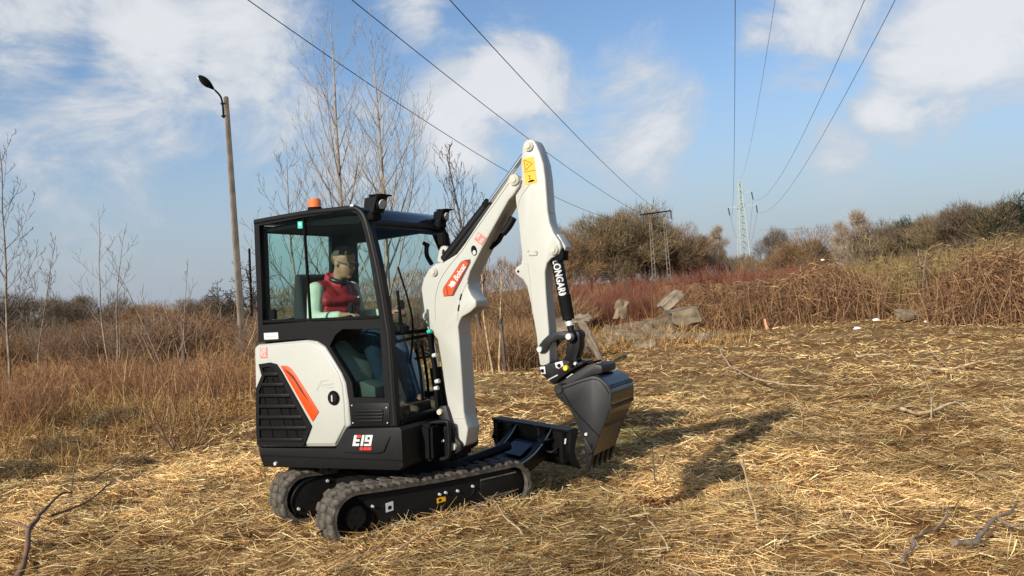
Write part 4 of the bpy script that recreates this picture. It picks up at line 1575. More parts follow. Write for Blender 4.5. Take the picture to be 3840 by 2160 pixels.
# ---- front frame, swing post and hose guard
box('front_frame', (.28, -.27, .47), (.44, .34, fl_w - .04), 'matt_black', root, .02)
box('swing_mount', (.40, -.13, .44), (.53, .13, .70), 'matt_black', root, .03)
gq = E_((180, 990), (215, 945), (330, 930), (350, 960), (355, 1150), (330, 1195), (215, 1200), (182, 1150))
gpts = [V3(L(p, .17), .17) for p in gq]
tube('hose_guard', gpts, .016, 'black_plastic', root, 8, 4, True)
for s in (((228, 1078), (250, 1068), (256, 1084), (236, 1094)), ((262, 1078), (318, 1058), (322, 1072), (268, 1094))):
    plate('maker_mark', Ls(E_(*s), .14), .142, .135, 'decal_white', root)
q = Ls(E_((72, 1172), (102, 1165), (100, 1222), (70, 1228)), .42)
plate('warning_plate', [(a_, b_) for a_, b_ in Ls(E_((72, 1172), (102, 1165), (100, 1222), (70, 1228)), .28)], .284, .262, 'decal_white', root)
sp = E_((270, 850), (290, 815), (330, 815), (348, 870), (375, 960), (410, 1060), (440, 1090), (440, 1140), (395, 1170), (335, 1165), (330, 1080), (315, 980), (290, 900))
swing = plate('swing_post', Ls(sp, .125), .125, .085, 'bucket_paint', root, bevel=.010)
plate('swing_post', Ls(sp, .125), -.085, -.125, 'bucket_paint', root, bevel=.010)
for p, r in (((292, 858), .024), ((388, 1110), .030)):
    dot_bolt('pin', L(E_(p)[0], .125), .12, r, 'cream_pin', swing, .022, 16)
cpn = L(E_((388, 1110))[0], .125)
cyl('pin_boss', V3(cpn, -.13), V3(cpn, .122), .05, 'matt_black', swing)

# ---- boom
BV = .085
boom_px = E_((452, 1118), (420, 1090), (392, 1010), (360, 900), (328, 720), (300, 510), (270, 335), (215, 268), (183, 205), (150, 130)) + \
    D_((160, 1330), (156, 1240), (180, 1130), (222, 1055), (275, 1010), (330, 1004), (440, 936), (505, 850), (600, 705), (700, 560), (815, 392), (845, 345), (880, 322), (918, 330), (936, 362), (925, 410), (880, 478), (842, 520), (700, 775), (640, 885), (545, 1070), (525, 1135), (528, 1200), (552, 1255), (590, 1300), (590, 1345), (545, 1388), (480, 1425)) + \
    E_((432, 200), (420, 240), (428, 330), (448, 620), (462, 860), (478, 940), (492, 985), (482, 1050), (474, 1100))
boom = plate('boom', Ls(boom_px, BV), BV, -BV, 'white_paint', root, bevel=.010, seg=3)
# weld seams and side plate line
seam = [V3(L(p, BV), BV + .001) for p in D_((905, 300), (700, 590), (560, 790), (480, 910), (380, 1030), (310, 1140), (278, 1250), (270, 1360), (275, 1449))]
tube('weld_seam', seam, .0035, 'seam_grey', boom, 5, 3)
tube('weld_seam', [V3(L(p, BV), BV + .001) for p in D_((525, 1150), (480, 1240), (462, 1310), (450, 1390), (446, 1449))], .003, 'seam_grey', boom, 5, 3)
for (xa, ya, xb, yb) in ((478, 1245, 466, 1295), (460, 1330, 452, 1380)):
    a, b = Ls(D_((xa, ya), (xb, yb)), BV)
    tube('slot', [V3(a, BV + .0005), V3(b, BV + .0005)], .006, 'matt_black', boom, 6, 1)
a, b = Ls(E_((372, 905), (466, 902)), BV)
tube('weld_seam', [V3(a, BV + .001), V3(b, BV + .001)], .003, 'seam_grey', boom, 5, 1)


def pin_boss(p, v, r, parent, name='pin'):
    c = V3(L(p, v), v)
    k_ = cyl(name, c + Vector((0, .02, 0)), c + Vector((0, -.016, 0)), r, 'white_paint', parent, r * .93, 22, .004)
    cyl('pin_cap', c + Vector((0, -.012, 0)), c + Vector((0, -.026, 0)), r * .62, 'cream_pin', parent, r * .5, 18, .003)
    return k_


for p in ((268, 1078), (195, 1420)):
    pin_boss(D_(p)[0], BV, .030, boom)
pin_boss(D_((888, 362))[0], BV, .040, boom)
# lifting ear
ear = Ls(D_((290, 990), (302, 915), (318, 882), (340, 872), (368, 884), (380, 908), (350, 975), (325, 1010)), .02)
earh = Ls(D_((328, 905), (340, 900), (350, 915), (346, 950), (334, 958), (325, 935)), .02)
plate('lifting_ear', ear, .02, -.02, 'white_paint', boom, holes=[earh])
# oval slot
ov = [(575 + 22 * math.cos(a) + 8 * math.sin(a), 910 + 40 * math.sin(a) - 6 * math.cos(a)) for a in np.linspace(0, 6.28, 21)[:-1]]
plate('slot', Ls(D_(*ov), BV), BV + .0015, BV - .02, 'matt_black', boom)
ov = [(578 + 12 * math.cos(a), 925 + 18 * math.sin(a)) for a in np.linspace(0, 6.28, 15)[:-1]]
plate('hose_clip', Ls(D_(*ov), BV), BV + .004, BV, 'steel', boom)
# orange badge with lettering
F_ = sheet(1640, 830, .20708)
bd = F_((100, 1250), (120, 1190), (430, 735), (500, 700), (600, 685), (605, 745), (310, 1320), (300, 1345), (120, 1360))
badge = plate('badge', Ls(bd, BV), BV + .003, BV - .005, 'orange_dark', boom)
bd = F_((108, 1248), (128, 1195), (438, 745), (505, 712), (560, 760), (300, 1240), (270, 1330), (128, 1350))
plate('badge_field', Ls(bd, BV), BV + .0045, BV, 'orange_paint', badge)
bd = F_((160, 1165), (178, 1170), (205, 1325), (188, 1330))
plate('badge_bar', Ls(bd, BV), BV + .006, BV, 'orange_dark', badge)
toB = lambda u, w: (u, -(BV + .0065), w)
a, b = Ls(F_((365, 1085), (540, 815)), BV)
lettering('lettering', 'Bobcat', a, b, .042, 'decal_white', badge, toB, .15, .03)
em = F_((205, 1160), (245, 1120), (250, 1085), (285, 1075), (330, 1095), (345, 1130), (315, 1145), (320, 1175), (285, 1180), (262, 1210), (250, 1180))
plate('emblem', Ls(em, BV), BV + .0065, BV, 'decal_white', badge)
# red sticker square on the boom
sq = F_((745, 192), (890, 298), (805, 440), (670, 328))
stk = plate('sticker', Ls(sq, BV), BV + .003, BV - .003, 'decal_pink', boom)
for s_, pa, pb in (('SAR', (718, 268), (800, 330)), ('POL', (755, 390), (690, 335))):
    pass
a, b = Ls(F_((735, 300), (790, 215)), BV)
a1, b1_ = Ls(F_((700, 325), (752, 215)), BV)
lettering('lettering', 'SAR', L(F_((742, 318))[0], BV), L(F_((790, 238))[0], BV), .022, 'decal_white', stk, lambda u, w: (u, -(BV + .0036), w), 0, .02)
lettering('lettering', 'POL', L(F_((800, 400))[0], BV), L(F_((852, 318))[0], BV), .022, 'decal_white', stk, lambda u, w: (u, -(BV + .0036), w), 0, .02)
for s in (((880, 158), (900, 150), (903, 162), (884, 168)), ((940, 150), (956, 148), (950, 175), (938, 172)), ((905, 205), (935, 215), (925, 226), (905, 216))):
    plate('print_mark', Ls(F_(*s), BV), BV + .002, BV, 'decal_grey', boom)

# arm cylinder above the boom: barrel and rod
a, b, c = L(D_((345, 985))[0], 0), L(D_((690, 545))[0], 0), L(D_((962, 168))[0], 0)
barrel = cyl('arm_cylinder', V3(a, 0), V3(b, 0), .036, 'black_plastic', root, None, 20, .004)
cyl('gland', V3(b, 0) + (V3(a, 0) - V3(b, 0)).normalized() * .03, V3(b, 0) - (V3(a, 0) - V3(b, 0)).normalized() * .012, .040, 'matt_black', barrel)
cyl('piston_rod', V3(b, 0), V3(c, 0), .018, 'chrome', barrel)
gd = D_((320, 1008), (400, 930), (640, 610), (690, 548), (705, 565), (500, 850), (440, 935))
plate('hose_cover', Ls(gd, .055), .055, -.055, 'black_plastic', root, bevel=.006)
# hoses under the boom
hs = [V3(L(p, -.03), -.03) for p in D_((870, 650), (830, 735), (790, 790), (760, 840), (700, 890))]
tube('hose', hs, .018, 'matt_black', root, 8)
hs = [V3(L(p, .02), .02) for p in D_((880, 655), (845, 720), (800, 775))]
tube('hose_clamp', hs, .026, 'black_plastic', root, 8)
# boom cylinder and hoses between cab and boom
tp, bt = L(E_((208, 240))[0], 0), L(E_((318, 900))[0], 0)
cb_ = cyl('boom_cylinder', V3(bt, 0), V3(((tp[0] * .55 + bt[0] * .45), (tp[1] * .55 + bt[1] * .45)), 0), .045, 'black_plastic', root)
cyl('piston_rod', V3(bt, 0), V3(tp, 0), .024, 'chrome', cb_)
for k_, (dv_, pts) in enumerate(((.07, ((222, 275), (232, 330), (240, 450), (262, 600), (272, 740), (292, 820))), (.10, ((212, 270), (226, 400), (252, 560), (262, 700), (270, 840))), (-.06, ((230, 280), (244, 420), (268, 640), (290, 800))))):
    tube('hose', [V3(L(p, dv_), dv_) for p in E_(*pts)], .015, 'matt_black', root, 8)
for p, m_ in (((215, 280), 'decal_green'), ((252, 452), 'steel'), ((265, 690), 'steel'), ((272, 640), 'steel')):
    c = V3(L(E_(p)[0], .11), .11)
    cyl('hose_fitting', c + Vector((-.015, 0, 0)), c + Vector((.015, 0, .006)), .015, 'decal_white' if m_ == 'steel' else m_, root, None, 10)

# ---- arm
AV = .062
arm_px = D_((950, 100), (962, 68), (985, 50), (1010, 45), (1040, 55), (1058, 85), (1085, 150), (1112, 235), (1128, 350), (1138, 480), (1146, 600), (1160, 690), (1190, 768), (1238, 838), (1250, 888), (1232, 938), (1172, 972), (1140, 1008), (1125, 1075), (1130, 1200)) + \
    E_((1060, 40), (1078, 260), (1082, 420), (1084, 505), (1050, 528), (1012, 522), (1000, 430), (985, 290), (960, 150), (945, 70)) + \
    D_((1000, 1262), (985, 1190), (952, 1135), (902, 1098), (886, 1068), (902, 1038), (938, 1016), (946, 960), (936, 870), (915, 650), (896, 520), (893, 470), (930, 405), (942, 320), (936, 235), (945, 160))
arm = plate('arm', Ls(arm_px, AV), AV, -AV, 'white_paint', root, bevel=.009, seg=3)
pin_boss(D_((1002, 100))[0], AV, .036, arm)
pin_boss(D_((1196, 905))[0], AV, .034, arm)
dot_bolt('pin', L(D_((918, 1072))[0], AV), AV, .010, 'matt_black', arm, .004)
tube('weld_seam', [V3(L(p, AV), AV + .0008) for p in D_((1010, 395), (960, 455), (925, 520), (912, 590))], .0028, 'seam_grey', arm, 5, 3)
tube('weld_seam', [V3(L(p, AV), AV + .0008) for p in D_((990, 1010), (1012, 1200), (1030, 1400))], .0025, 'seam_grey', arm, 5, 3)
tube('weld_seam', [V3(L(p, AV), AV + .0008) for p in D_((985, 918), (1000, 910), (1000, 922))], .003, 'seam_grey', arm, 5, 1)
tube('lug', [V3(L(p, AV), AV + .002) for p in D_((1002, 945), (1062, 942), (1066, 925), (1045, 912))], .006, 'white_paint', arm, 6, 1)
# back of the arm: black hose run
bh = Ls(D_((1138, 470), (1150, 460), (1180, 620), (1195, 760), (1182, 745), (1160, 690), (1148, 600)), 0)
plate('hose_run', bh, .05, -.05, 'matt_black', arm, bevel=.004)
# warning sticker
H_ = sheet(1920, 550, .13805)
wq = Ls(H_((275, 335), (595, 262), (680, 970), (375, 1045)), AV)
ws = plate('warning_sticker', wq, AV + .0025, AV - .003, 'decal_yellow', arm)
ol = [((330, 360), (560, 455)), ((560, 455), (372, 640)), ((372, 640), (330, 360)), ((325, 690), (640, 640)), ((385, 500), (450, 465))]
for pa, pb in ol:
    a, b = Ls(H_(pa, pb), AV)
    tube('print_line', [V3(a, AV + .0026), V3(b, AV + .0026)], .0022, 'orange_dark', ws, 4, 1)
for s in (((455, 790), (500, 780), (505, 812), (460, 815)), ((470, 850), (505, 845), (508, 878), (475, 880)), ((440, 950), (520, 905), (560, 895), (630, 915), (570, 950), (450, 975))):
    plate('print_mark', Ls(H_(*s), AV), AV + .0042, AV, 'matt_black', ws)

# ---- bucket cylinder with lettering
ta, tb, tcn = L(D_((1205, 915))[0], 0), L(E_((1222, 190))[0], 0), L(E_((1250, 300))[0], 0)
gdir = (V3(tb, 0) - V3(ta, 0)).normalized()
cylb = cyl('bucket_cylinder', V3(ta, 0), V3(tb, 0), .040, 'black_plastic', root, None, 24, .004)
cyl('gland', V3(tb, 0) - gdir * .16, V3(tb, 0), .043, 'matt_black', cylb, .040)
cyl('piston_rod', V3(tb, 0), V3(tcn, 0), .022, 'black_steel', cylb)
cyl('rod_end', V3(tb, 0) + gdir * .01, V3(tb, 0) + gdir * .04, .026, 'steel', cylb)
# letters wrapped round the barrel, facing the machine's right side
axis0 = V3(L(D_((1222, 985))[0], 0), 0)
axis1 = V3(L(D_((1300, 1278))[0], 0), 0)
ln = (axis1 - axis0).length
ga = (axis1 - axis0).normalized()
side_v = Vector((0, -1, 0))
acr = ga.cross(side_v).normalized()


def wrap(x, y):
    th = y / .0415
    return axis0 + gdir * x + (side_v * math.cos(th) + acr * math.sin(th)) * .0415


# project axis points onto the true cylinder axis
base_c = V3(ta, 0)
axis0 = base_c + gdir * (axis0 - base_c).dot(gdir)
acr = gdir.cross(side_v).normalized()
if acr.dot(Vector((1, 0, 0))) < 0:
    acr = -acr
lettering('lettering', 'LONGARM', (0, -.018), (ln, -.018), .054, 'decal_white', cylb, lambda x, y: wrap(x, y), 0, .03, 3)
# top guard of the cylinder
q = Ls(D_((1205, 790), (1225, 782), (1285, 880), (1280, 912), (1250, 850)), .03)
plate('guard', q, .03, -.07, 'white_paint', root, bevel=.003)
q = Ls(D_((1150, 985), (1215, 955), (1255, 880), (1270, 930), (1265, 985), (1210, 990), (1165, 1000)), .04)
plate('cylinder_root', q, .045, -.045, 'matt_black', root, bevel=.006)

# ---- links, coupler, bucket
K_ = sheet(1980, 1200, .20706)
ln1 = K_((165, 520), (190, 465), (260, 370), (360, 275), (470, 225), (600, 210), (720, 225), (800, 235), (845, 290), (830, 360), (770, 400), (700, 385), (690, 345), (600, 345), (500, 370), (420, 420), (360, 500), (325, 565), (270, 600), (205, 585))
ln2 = K_((820, 220), (900, 195), (945, 240), (945, 340), (945, 480), (915, 600), (880, 690), (900, 740), (850, 790), (770, 760), (640, 730), (690, 620), (700, 480), (700, 390), (780, 390), (840, 330))
link_a = plate('tipping_link', Ls(ln1, .085), .085, .062, 'bucket_paint', root, bevel=.005)
plate('tipping_link', Ls(ln1, .085), -.062, -.085, 'bucket_paint', root, bevel=.005)
plate('bucket_link', Ls(ln2, .04), .045, -.045, 'black_plastic', root, bevel=.01)
for p, r in (((215, 530), .022), ((742, 300), .024)):
    dot_bolt('pin', L(K_(p)[0], .085), .08, r, 'steel', link_a, .018, 14)
cyl('link_pin', V3(L(K_((755, 300))[0], .085), -.09), V3(L(K_((755, 300))[0], .085), .078), .035, 'matt_black', link_a)
cq = K_((195, 850), (290, 815), (480, 760), (620, 720), (780, 750), (860, 780), (985, 760), (1010, 800), (860, 880), (700, 980), (560, 1080), (470, 1180), (430, 1150), (380, 1110), (250, 990), (205, 940))
coup = plate('quick_coupler', Ls(cq, .09), .09, -.09, 'black_steel', root, bevel=.008)
for q_, m_ in ((((215, 850), (310, 840), (325, 975), (240, 975)), 'decal_white'), (((490, 775), (625, 740), (650, 830), (560, 885), (510, 860)), 'decal_white'), (((360, 1075), (535, 985), (550, 1005), (380, 1092)), 'decal_grey'), (((695, 1045), (800, 970), (845, 985), (720, 1072)), 'decal_grey')):
    plate('plate_mark', Ls(K_(*q_), .09), .095, .085, m_, coup, bevel=.001)
for p, r, m_ in (((268, 915), .013, 'matt_black'), ((570, 822), .013, 'matt_black'), ((690, 870), .019, 'yellow_paint'), ((790, 800), .022, 'matt_black')):
    dot_bolt('bolt', L(K_(p)[0], .09), .094, r, m_, coup, .012, 14)
dot_bolt('bolt', L(K_((912, 775))[0], .05), .095, .012, 'steel', coup, .012, 10)

BW = .20
# bucket ears block
eq = K_((480, 1190), (700, 1050), (1000, 860), (1200, 800), (1340, 830), (1350, 960), (1150, 1010), (850, 1160), (640, 1290), (560, 1400), (490, 1370))
ears = plate('bucket_ears', Ls(eq, .12), .12, -.12, 'bucket_paint', root, bevel=.008)
q = K_((1150, 850), (1290, 800), (1345, 850), (1355, 990), (1180, 1010))
plate('ear_block', Ls(q, -.02), .0, -.13, 'matt_black', ears, bevel=.008)
q = K_((985, 800), (1215, 735), (1225, 775), (1010, 840))
plate('ear_plate', Ls(q, .0), .02, -.1, 'matt_black', ears, bevel=.004)
sidep = E_((1128, 690), (1180, 668), (1300, 628), (1392, 600), (1440, 612), (1495, 655), (1530, 715), (1532, 790), (1510, 870), (1470, 960), (1425, 1080), (1400, 1150), (1345, 1150), (1332, 1060), (1290, 970), (1220, 822), (1140, 755))
shell_o = Ls(E_((1392, 600), (1440, 612), (1495, 655), (1530, 715), (1532, 790), (1510, 870), (1470, 960), (1425, 1080), (1395, 1180)), BW)
bucket = plate('bucket', Ls(sidep, BW), BW, BW - .014, 'bucket_paint', root, bevel=.002)
plate('bucket_side', Ls(sidep, BW), -BW + .014, -BW, 'bucket_paint', bucket, bevel=.002)
# curved shell between the side plates
so = [Vector((u, 0, w)) for u, w in shell_o]
hinge = Vector((L(E_((1150, 690))[0], BW)[0], 0, L(E_((1150, 690))[0], BW)[1]))
first = [hinge + (so[0] - hinge) * .15, hinge + (so[0] - hinge) * .6]
so = smooth_path([first[0], first[1]] + so, 4)
cen = Vector((sum(p.x for p in so) / len(so), 0, sum(p.z for p in so) / len(so)))
VV, FF = [], []
for p in so:
    t_ = (cen - p).normalized() * .012
    for y in (-BW + .006, BW - .006):
        VV.append((p.x, y, p.z))
    for y in (BW - .006, -BW + .006):
        VV.append((p.x + t_.x, y, p.z + t_.z))
for i in range(len(so) - 1):
    for k_ in range(4):
        a, b = i * 4 + k_, i * 4 + (k_ + 1) % 4
        FF.append((a, b, b + 4, a + 4))
FF += [(3, 2, 1, 0), tuple(len(VV) - 4 + k_ for k_ in range(4))]
me = bpy.data.meshes.new('bucket_shell')
me.from_pydata(VV, [], FF)
bm = bmesh.new()
bm.from_mesh(me)
bmesh.ops.recalc_face_normals(bm, faces=bm.faces)
bm.to_mesh(me)
bm.free()
link('bucket_shell', me, 'bucket_shell', bucket, 40)
# wear strips across the back of the shell
for fi in (18, 26, 32):
    p = so[min(fi, len(so) - 2)]
    d_ = (so[min(fi + 1, len(so) - 1)] - p).normalized()
    nn = (p - cen).normalized()
    Mw = Matrix((d_, Vector((0, 1, 0)), nn)).transposed().to_4x4()
    box('wear_strip', (-.012, -BW, -.002), (.012, BW, .008), 'bucket_paint', bucket, .002, Matrix.Translation(p) @ Mw)
# reinforcing line on the side plate
tube('weld_seam', [V3(L(p, BW), BW + .001) for p in E_((1185, 720), (1250, 830), (1330, 920), (1440, 1035))], .004, 'charcoal', bucket, 5, 3)
tube('weld_seam', [V3(L(p, BW), BW + .001) for p in E_((1180, 690), (1390, 620), (1470, 655), (1515, 730))], .004, 'charcoal', bucket, 5, 3)
pin_c = L(E_((1152, 692))[0], BW)
cyl('bucket_pin', V3(pin_c, -BW - .012), V3(pin_c, BW + .014), .030, 'bucket_paint', bucket, None, 18, .004)
dot_bolt('bolt', L(E_((1350, 1020))[0], BW), BW, .012, 'steel', bucket, .010)
# side cutter and teeth
sc_ = E_((1328, 1030), (1350, 1060), (1400, 1150), (1365, 1170), (1345, 1150))
plate('side_cutter', Ls(sc_, BW + .01), BW + .012, BW - .002, 'bucket_paint', bucket, bevel=.002)
r0, r1 = L(E_((1372, 1140))[0], BW), L(E_((1356, 1292))[0], BW)
dt = Vector((r1[0] - r0[0], 0, r1[1] - r0[1]))
for k_ in range(5):
    v = BW - .02 - k_ * (2 * BW - .04) / 4
    o_ = V3(r0, v)
    x_ = dt.normalized()
    z_ = Vector((0, 1, 0)).cross(x_)
    bm = bmesh.new()
    prof = [(-.02, .022, .026), (dt.length * .45, .022, .020), (dt.length, .014, .005)]
    rings = []
    for s_, hw, ht in prof:
        rings.append([bm.verts.new(o_ + x_ * s_ + Vector((0, 1, 0)) * a_ * hw + z_ * b_ * ht) for a_, b_ in ((-1, -1), (1, -1), (1, 1), (-1, 1))])
    for i in range(2):
        for j in range(4):
            bm.faces.new((rings[i][j], rings[i][(j + 1) % 4], rings[i + 1][(j + 1) % 4], rings[i + 1][j]))
    bm.faces.new(rings[0][::-1])
    bm.faces.new(rings[2])
    link('tooth', bm_mesh(bm, 'tooth'), 'black_steel', bucket, 30)
lip0, lip1 = L(E_((1395, 1120))[0], BW), L(E_((1368, 1185))[0], BW)
plate('cutting_edge', [(lip0[0] - .06, lip0[1] + .01), (lip0[0] + .01, lip0[1] + .03), (lip1[0] + .02, lip1[1] + .01), (lip1[0] - .02, lip1[1])], BW, -BW, 'black_steel', bucket, bevel=.003)

# ================================================================== UNDERCARRIAGE
DPSI = math.radians(38) - YAW
fU = Vector((math.cos(DPSI), math.sin(DPSI), 0))
lU = Vector((-math.sin(DPSI), math.cos(DPSI), 0))
Q0 = -.02


def U3(p, q, w):
    return fU * p - lU * (q + Q0) + Vector((0, 0, w))


MU = Matrix((fU, lU, Vector((0, 0, 1)))).transposed().to_4x4()       # columns: forward, left, up
toU = lambda p, q, w: U3(p, q, w)
cyl('slew_ring', (0, 0, .33), (0, 0, .47), .30, 'matt_black', root, None, 32)
box('centre_frame', (-.38, -.34, .17), (.42, .34, .36), 'matt_black', root, .02, MU)
RR, RF = .178, .165
PR, PF = -.62, .645
HW = .115
TOPC, BOTC = .372, .008


def track_loop(n_arc=14, n_run=10, off=0.0):
    """closed outline of the belt's outer face in (p, w), with tangents"""
    pts = []
    cr, cf = (PR, RR + .01), (PF, RF + .012)
    rr, rf = RR + off, RF + off
    for k in range(n_arc + 1):            # rear, from bottom round to top
        a = -math.pi / 2 - math.pi * k / n_arc
        pts.append((cr[0] + rr * math.cos(a), cr[1] + rr * math.sin(a)))
    for k in range(1, n_run):
        t = k / n_run
        pts.append((PR + (PF - PR) * t, (cr[1] + rr) * (1 - t) + (cf[1] + rf) * t - .012 * math.sin(t * math.pi)))
    for k in range(n_arc + 1):
        a = math.pi / 2 - math.pi * k / n_arc
        pts.append((cf[0] + rf * math.cos(a), cf[1] + rf * math.sin(a)))
    for k in range(1, n_run):
        t = k / n_run
        pts.append((PF + (PR - PF) * t, (cf[1] - rf) * (1 - t) + (cr[1] - rr) * t))
    return pts


def lug_mesh():
    bm = bmesh.new()
    bmesh.ops.create_cube(bm, size=1)
    for v in bm.verts:
        top = v.co.z > 0
        v.co = Vector((v.co.x * (.050 if top else .072), v.co.y * (.122 if top else .132), v.co.z * .026))
    bmesh.ops.bevel(bm, geom=list(bm.edges), offset=.005, segments=1, affect='EDGES')
    me = bm_mesh(bm, 'lug')
    me.materials.append(MATS['rubber'])
    return me


LUG = lug_mesh()
for qc in (.385, -.385):
    outer = track_loop()
    inner = track_loop(off=-.028)
    n = len(outer)
    V, F = [], []
    for (po_, wo_), (pi_, wi_) in zip(outer, inner):
        V += [U3(po_, qc - HW, wo_), U3(po_, qc + HW, wo_), U3(pi_, qc + HW, wi_), U3(pi_, qc - HW, wi_)]
    for i in range(n):
        j = (i + 1) % n
        for k_ in range(4):
            k2 = (k_ + 1) % 4
            F.append((i * 4 + k_, j * 4 + k_, j * 4 + k2, i * 4 + k2))
    me = bpy.data.meshes.new('track')
    me.from_pydata([tuple(v) for v in V], [], F)
    bm = bmesh.new()
    bm.from_mesh(me)
    bmesh.ops.recalc_face_normals(bm, faces=bm.faces)
    bm.to_mesh(me)
    bm.free()
    track = link('track', me, 'rubber', root, 35)
    # lugs spaced evenly round the belt, in two staggered rows
    cum = [0]
    for i in range(n):
        a, b = outer[i], outer[(i + 1) % n]
        cum.append(cum[-1] + math.hypot(b[0] - a[0], b[1] - a[1]))
    NL = 36
    for k_ in range(NL):
        for row in (0, 1):
            s_ = (k_ + .5 * row) / NL * cum[-1]
            i = min(int(np.searchsorted(cum, s_)) - 1, n - 1)
            i = max(i, 0)
            t_ = (s_ - cum[i]) / max(cum[i + 1] - cum[i], 1e-6)
            a, b = outer[i], outer[(i + 1) % n]
            p_, w_ = a[0] + (b[0] - a[0]) * t_, a[1] + (b[1] - a[1]) * t_
            tg = Vector((b[0] - a[0], 0, b[1] - a[1])).normalized()
            nm = Vector((-tg.z, 0, tg.x))
            o = bpy.data.objects.new('lug', LUG)
            COL.objects.link(o)
            o.parent = track
            qq = qc + (-1 if row else 1) * .052
            tw, nw = fU * tg.x + Vector((0, 0, tg.z)), fU * nm.x + Vector((0, 0, nm.z))
            pos = U3(p_, qq, w_) + nw * .005
            o.matrix_local = Matrix.Translation(pos) @ Matrix((tw, nw.cross(tw), nw)).transposed().to_4x4()
    # frame between the wheels
    sg_ = 1 if qc > 0 else -1
    near = qc + .085
    far_ = qc - .085
    fo = [(-.62, .32), (.40, .325), (.62, .315), (.74, .27), (.765, .19), (.735, .10), (.60, .055), (.36, .05), (.16, .075), (-.08, .06), (-.34, .05), (-.42, .08), (-.44, .14), (-.47, .19)]
    frame = plate('track_frame', fo, near, far_, 'black_steel', root, bevel=.012, to=toU)
    if qc < 0:
        fo2 = [(-.62, .33), (-.5, .335), (.3, .34), (.3, .06), (-.6, .05), (-.7, .08), (-.75, .18), (-.7, .28)]
        plate('inner_guard', fo2, near + .012, near - .02, 'black_steel', frame, bevel=.006, to=toU)
        for p_, w_ in ((-.68, .12), (-.45, .28), (-.32, .10)):
            cyl('bolt', U3(p_, near + .008, w_), U3(p_, near + .024, w_), .012, 'steel', frame, .010, 10)
        q = [(-.50, .335), (-.40, .335), (-.40, .360), (-.44, .352), (-.50, .360)]
        tube('guard_rim', [U3(-.70, near + .014, .08), U3(-.735, near + .014, .18), U3(-.66, near + .014, .29), U3(-.5, near + .014, .325)], .008, 'charcoal', frame, 6)
        plate('sticker', [(-.50, .375), (-.38, .385), (-.38, .415), (-.50, .405)], near + .02, near + .015, 'decal_yellow', frame, to=toU)
    else:
        rec = [(.36, .125), (.66, .135), (.68, .26), (.40, .27), (.37, .25)]
        plate('frame_recess', rec, near + .004, near - .03, 'charcoal', frame, bevel=.003, to=toU)
        for a, b in (((.37, .262), (.69, .268)), ((.40, .128), (.67, .136))):
            tube('recess_rim', [U3(a[0], near + .006, a[1]), U3(b[0], near + .006, b[1])], .007, 'rubber', frame, 6, 1)
        bp = [(-.32, .30), (-.05, .31), (.05, .24), (.28, .25), (.3, .12), (.05, .10), (-.3, .12)]
        for p_, w_, r_ in ((-.35, .085, .016), (-.02, .088, .016), (.36, .088, .016), (.02, .225, .011), (.07, .228, .011), (.17, .222, .011), (.30, .232, .011), (-.5, .24, .010)):
            cyl('bolt', U3(p_, near - .002, w_), U3(p_, near + .016, w_), r_, 'steel', frame, r_ * .8, 10)
        plate('sticker', [(.0, .165), (.07, .170), (.07, .205), (.0, .20)], near + .003, near - .01, 'decal_yellow', frame, to=toU)
        plate('sticker', [(.012, .175), (.032, .177), (.032, .193), (.012, .191)], near + .0045, near - .01, 'matt_black', frame, to=toU)
        plate('sticker', [(-.40, .18), (-.345, .185), (-.345, .245), (-.40, .24)], near + .003, near - .01, 'decal_white', frame, to=toU)
        plate('sticker', [(-.385, .195), (-.36, .197), (-.36, .22), (-.385, .218)], near + .0045, near - .01, 'matt_black', frame, to=toU)
        tube('frame_edge', [U3(.08, near + .002, .15), U3(.26, near + .002, .16), U3(.31, near + .002, .20), U3(.31, near + .002, .235)], .004, 'charcoal', frame, 5)
    spk = cyl('sprocket', U3(PR, qc - .06, RR + .01), U3(PR, qc + .06, RR + .01), .135, 'matt_black', root, None, 28)
    cyl('sprocket_cover', U3(PR, qc + .05, RR + .01), U3(PR, qc + .09, RR + .01), .085, 'black_steel', spk, .075, 24, .006)
    for k_ in range(6):
        a = k_ * math.pi / 3
        cyl('bolt', U3(PR + .055 * math.cos(a), qc + .085, RR + .01 + .055 * math.sin(a)), U3(PR + .055 * math.cos(a), qc + .097, RR + .01 + .055 * math.sin(a)), .009, 'black_steel', spk, None, 8)
    cyl('idler', U3(PF, qc - .06, RF + .012), U3(PF, qc + .06, RF + .012), .128, 'matt_black', root, None, 28)
    for p_ in (-.34, -.02, .32):
        cyl('roller', U3(p_, qc - .07, .075), U3(p_, qc + .07, .075), .048, 'matt_black', root, None, 18)

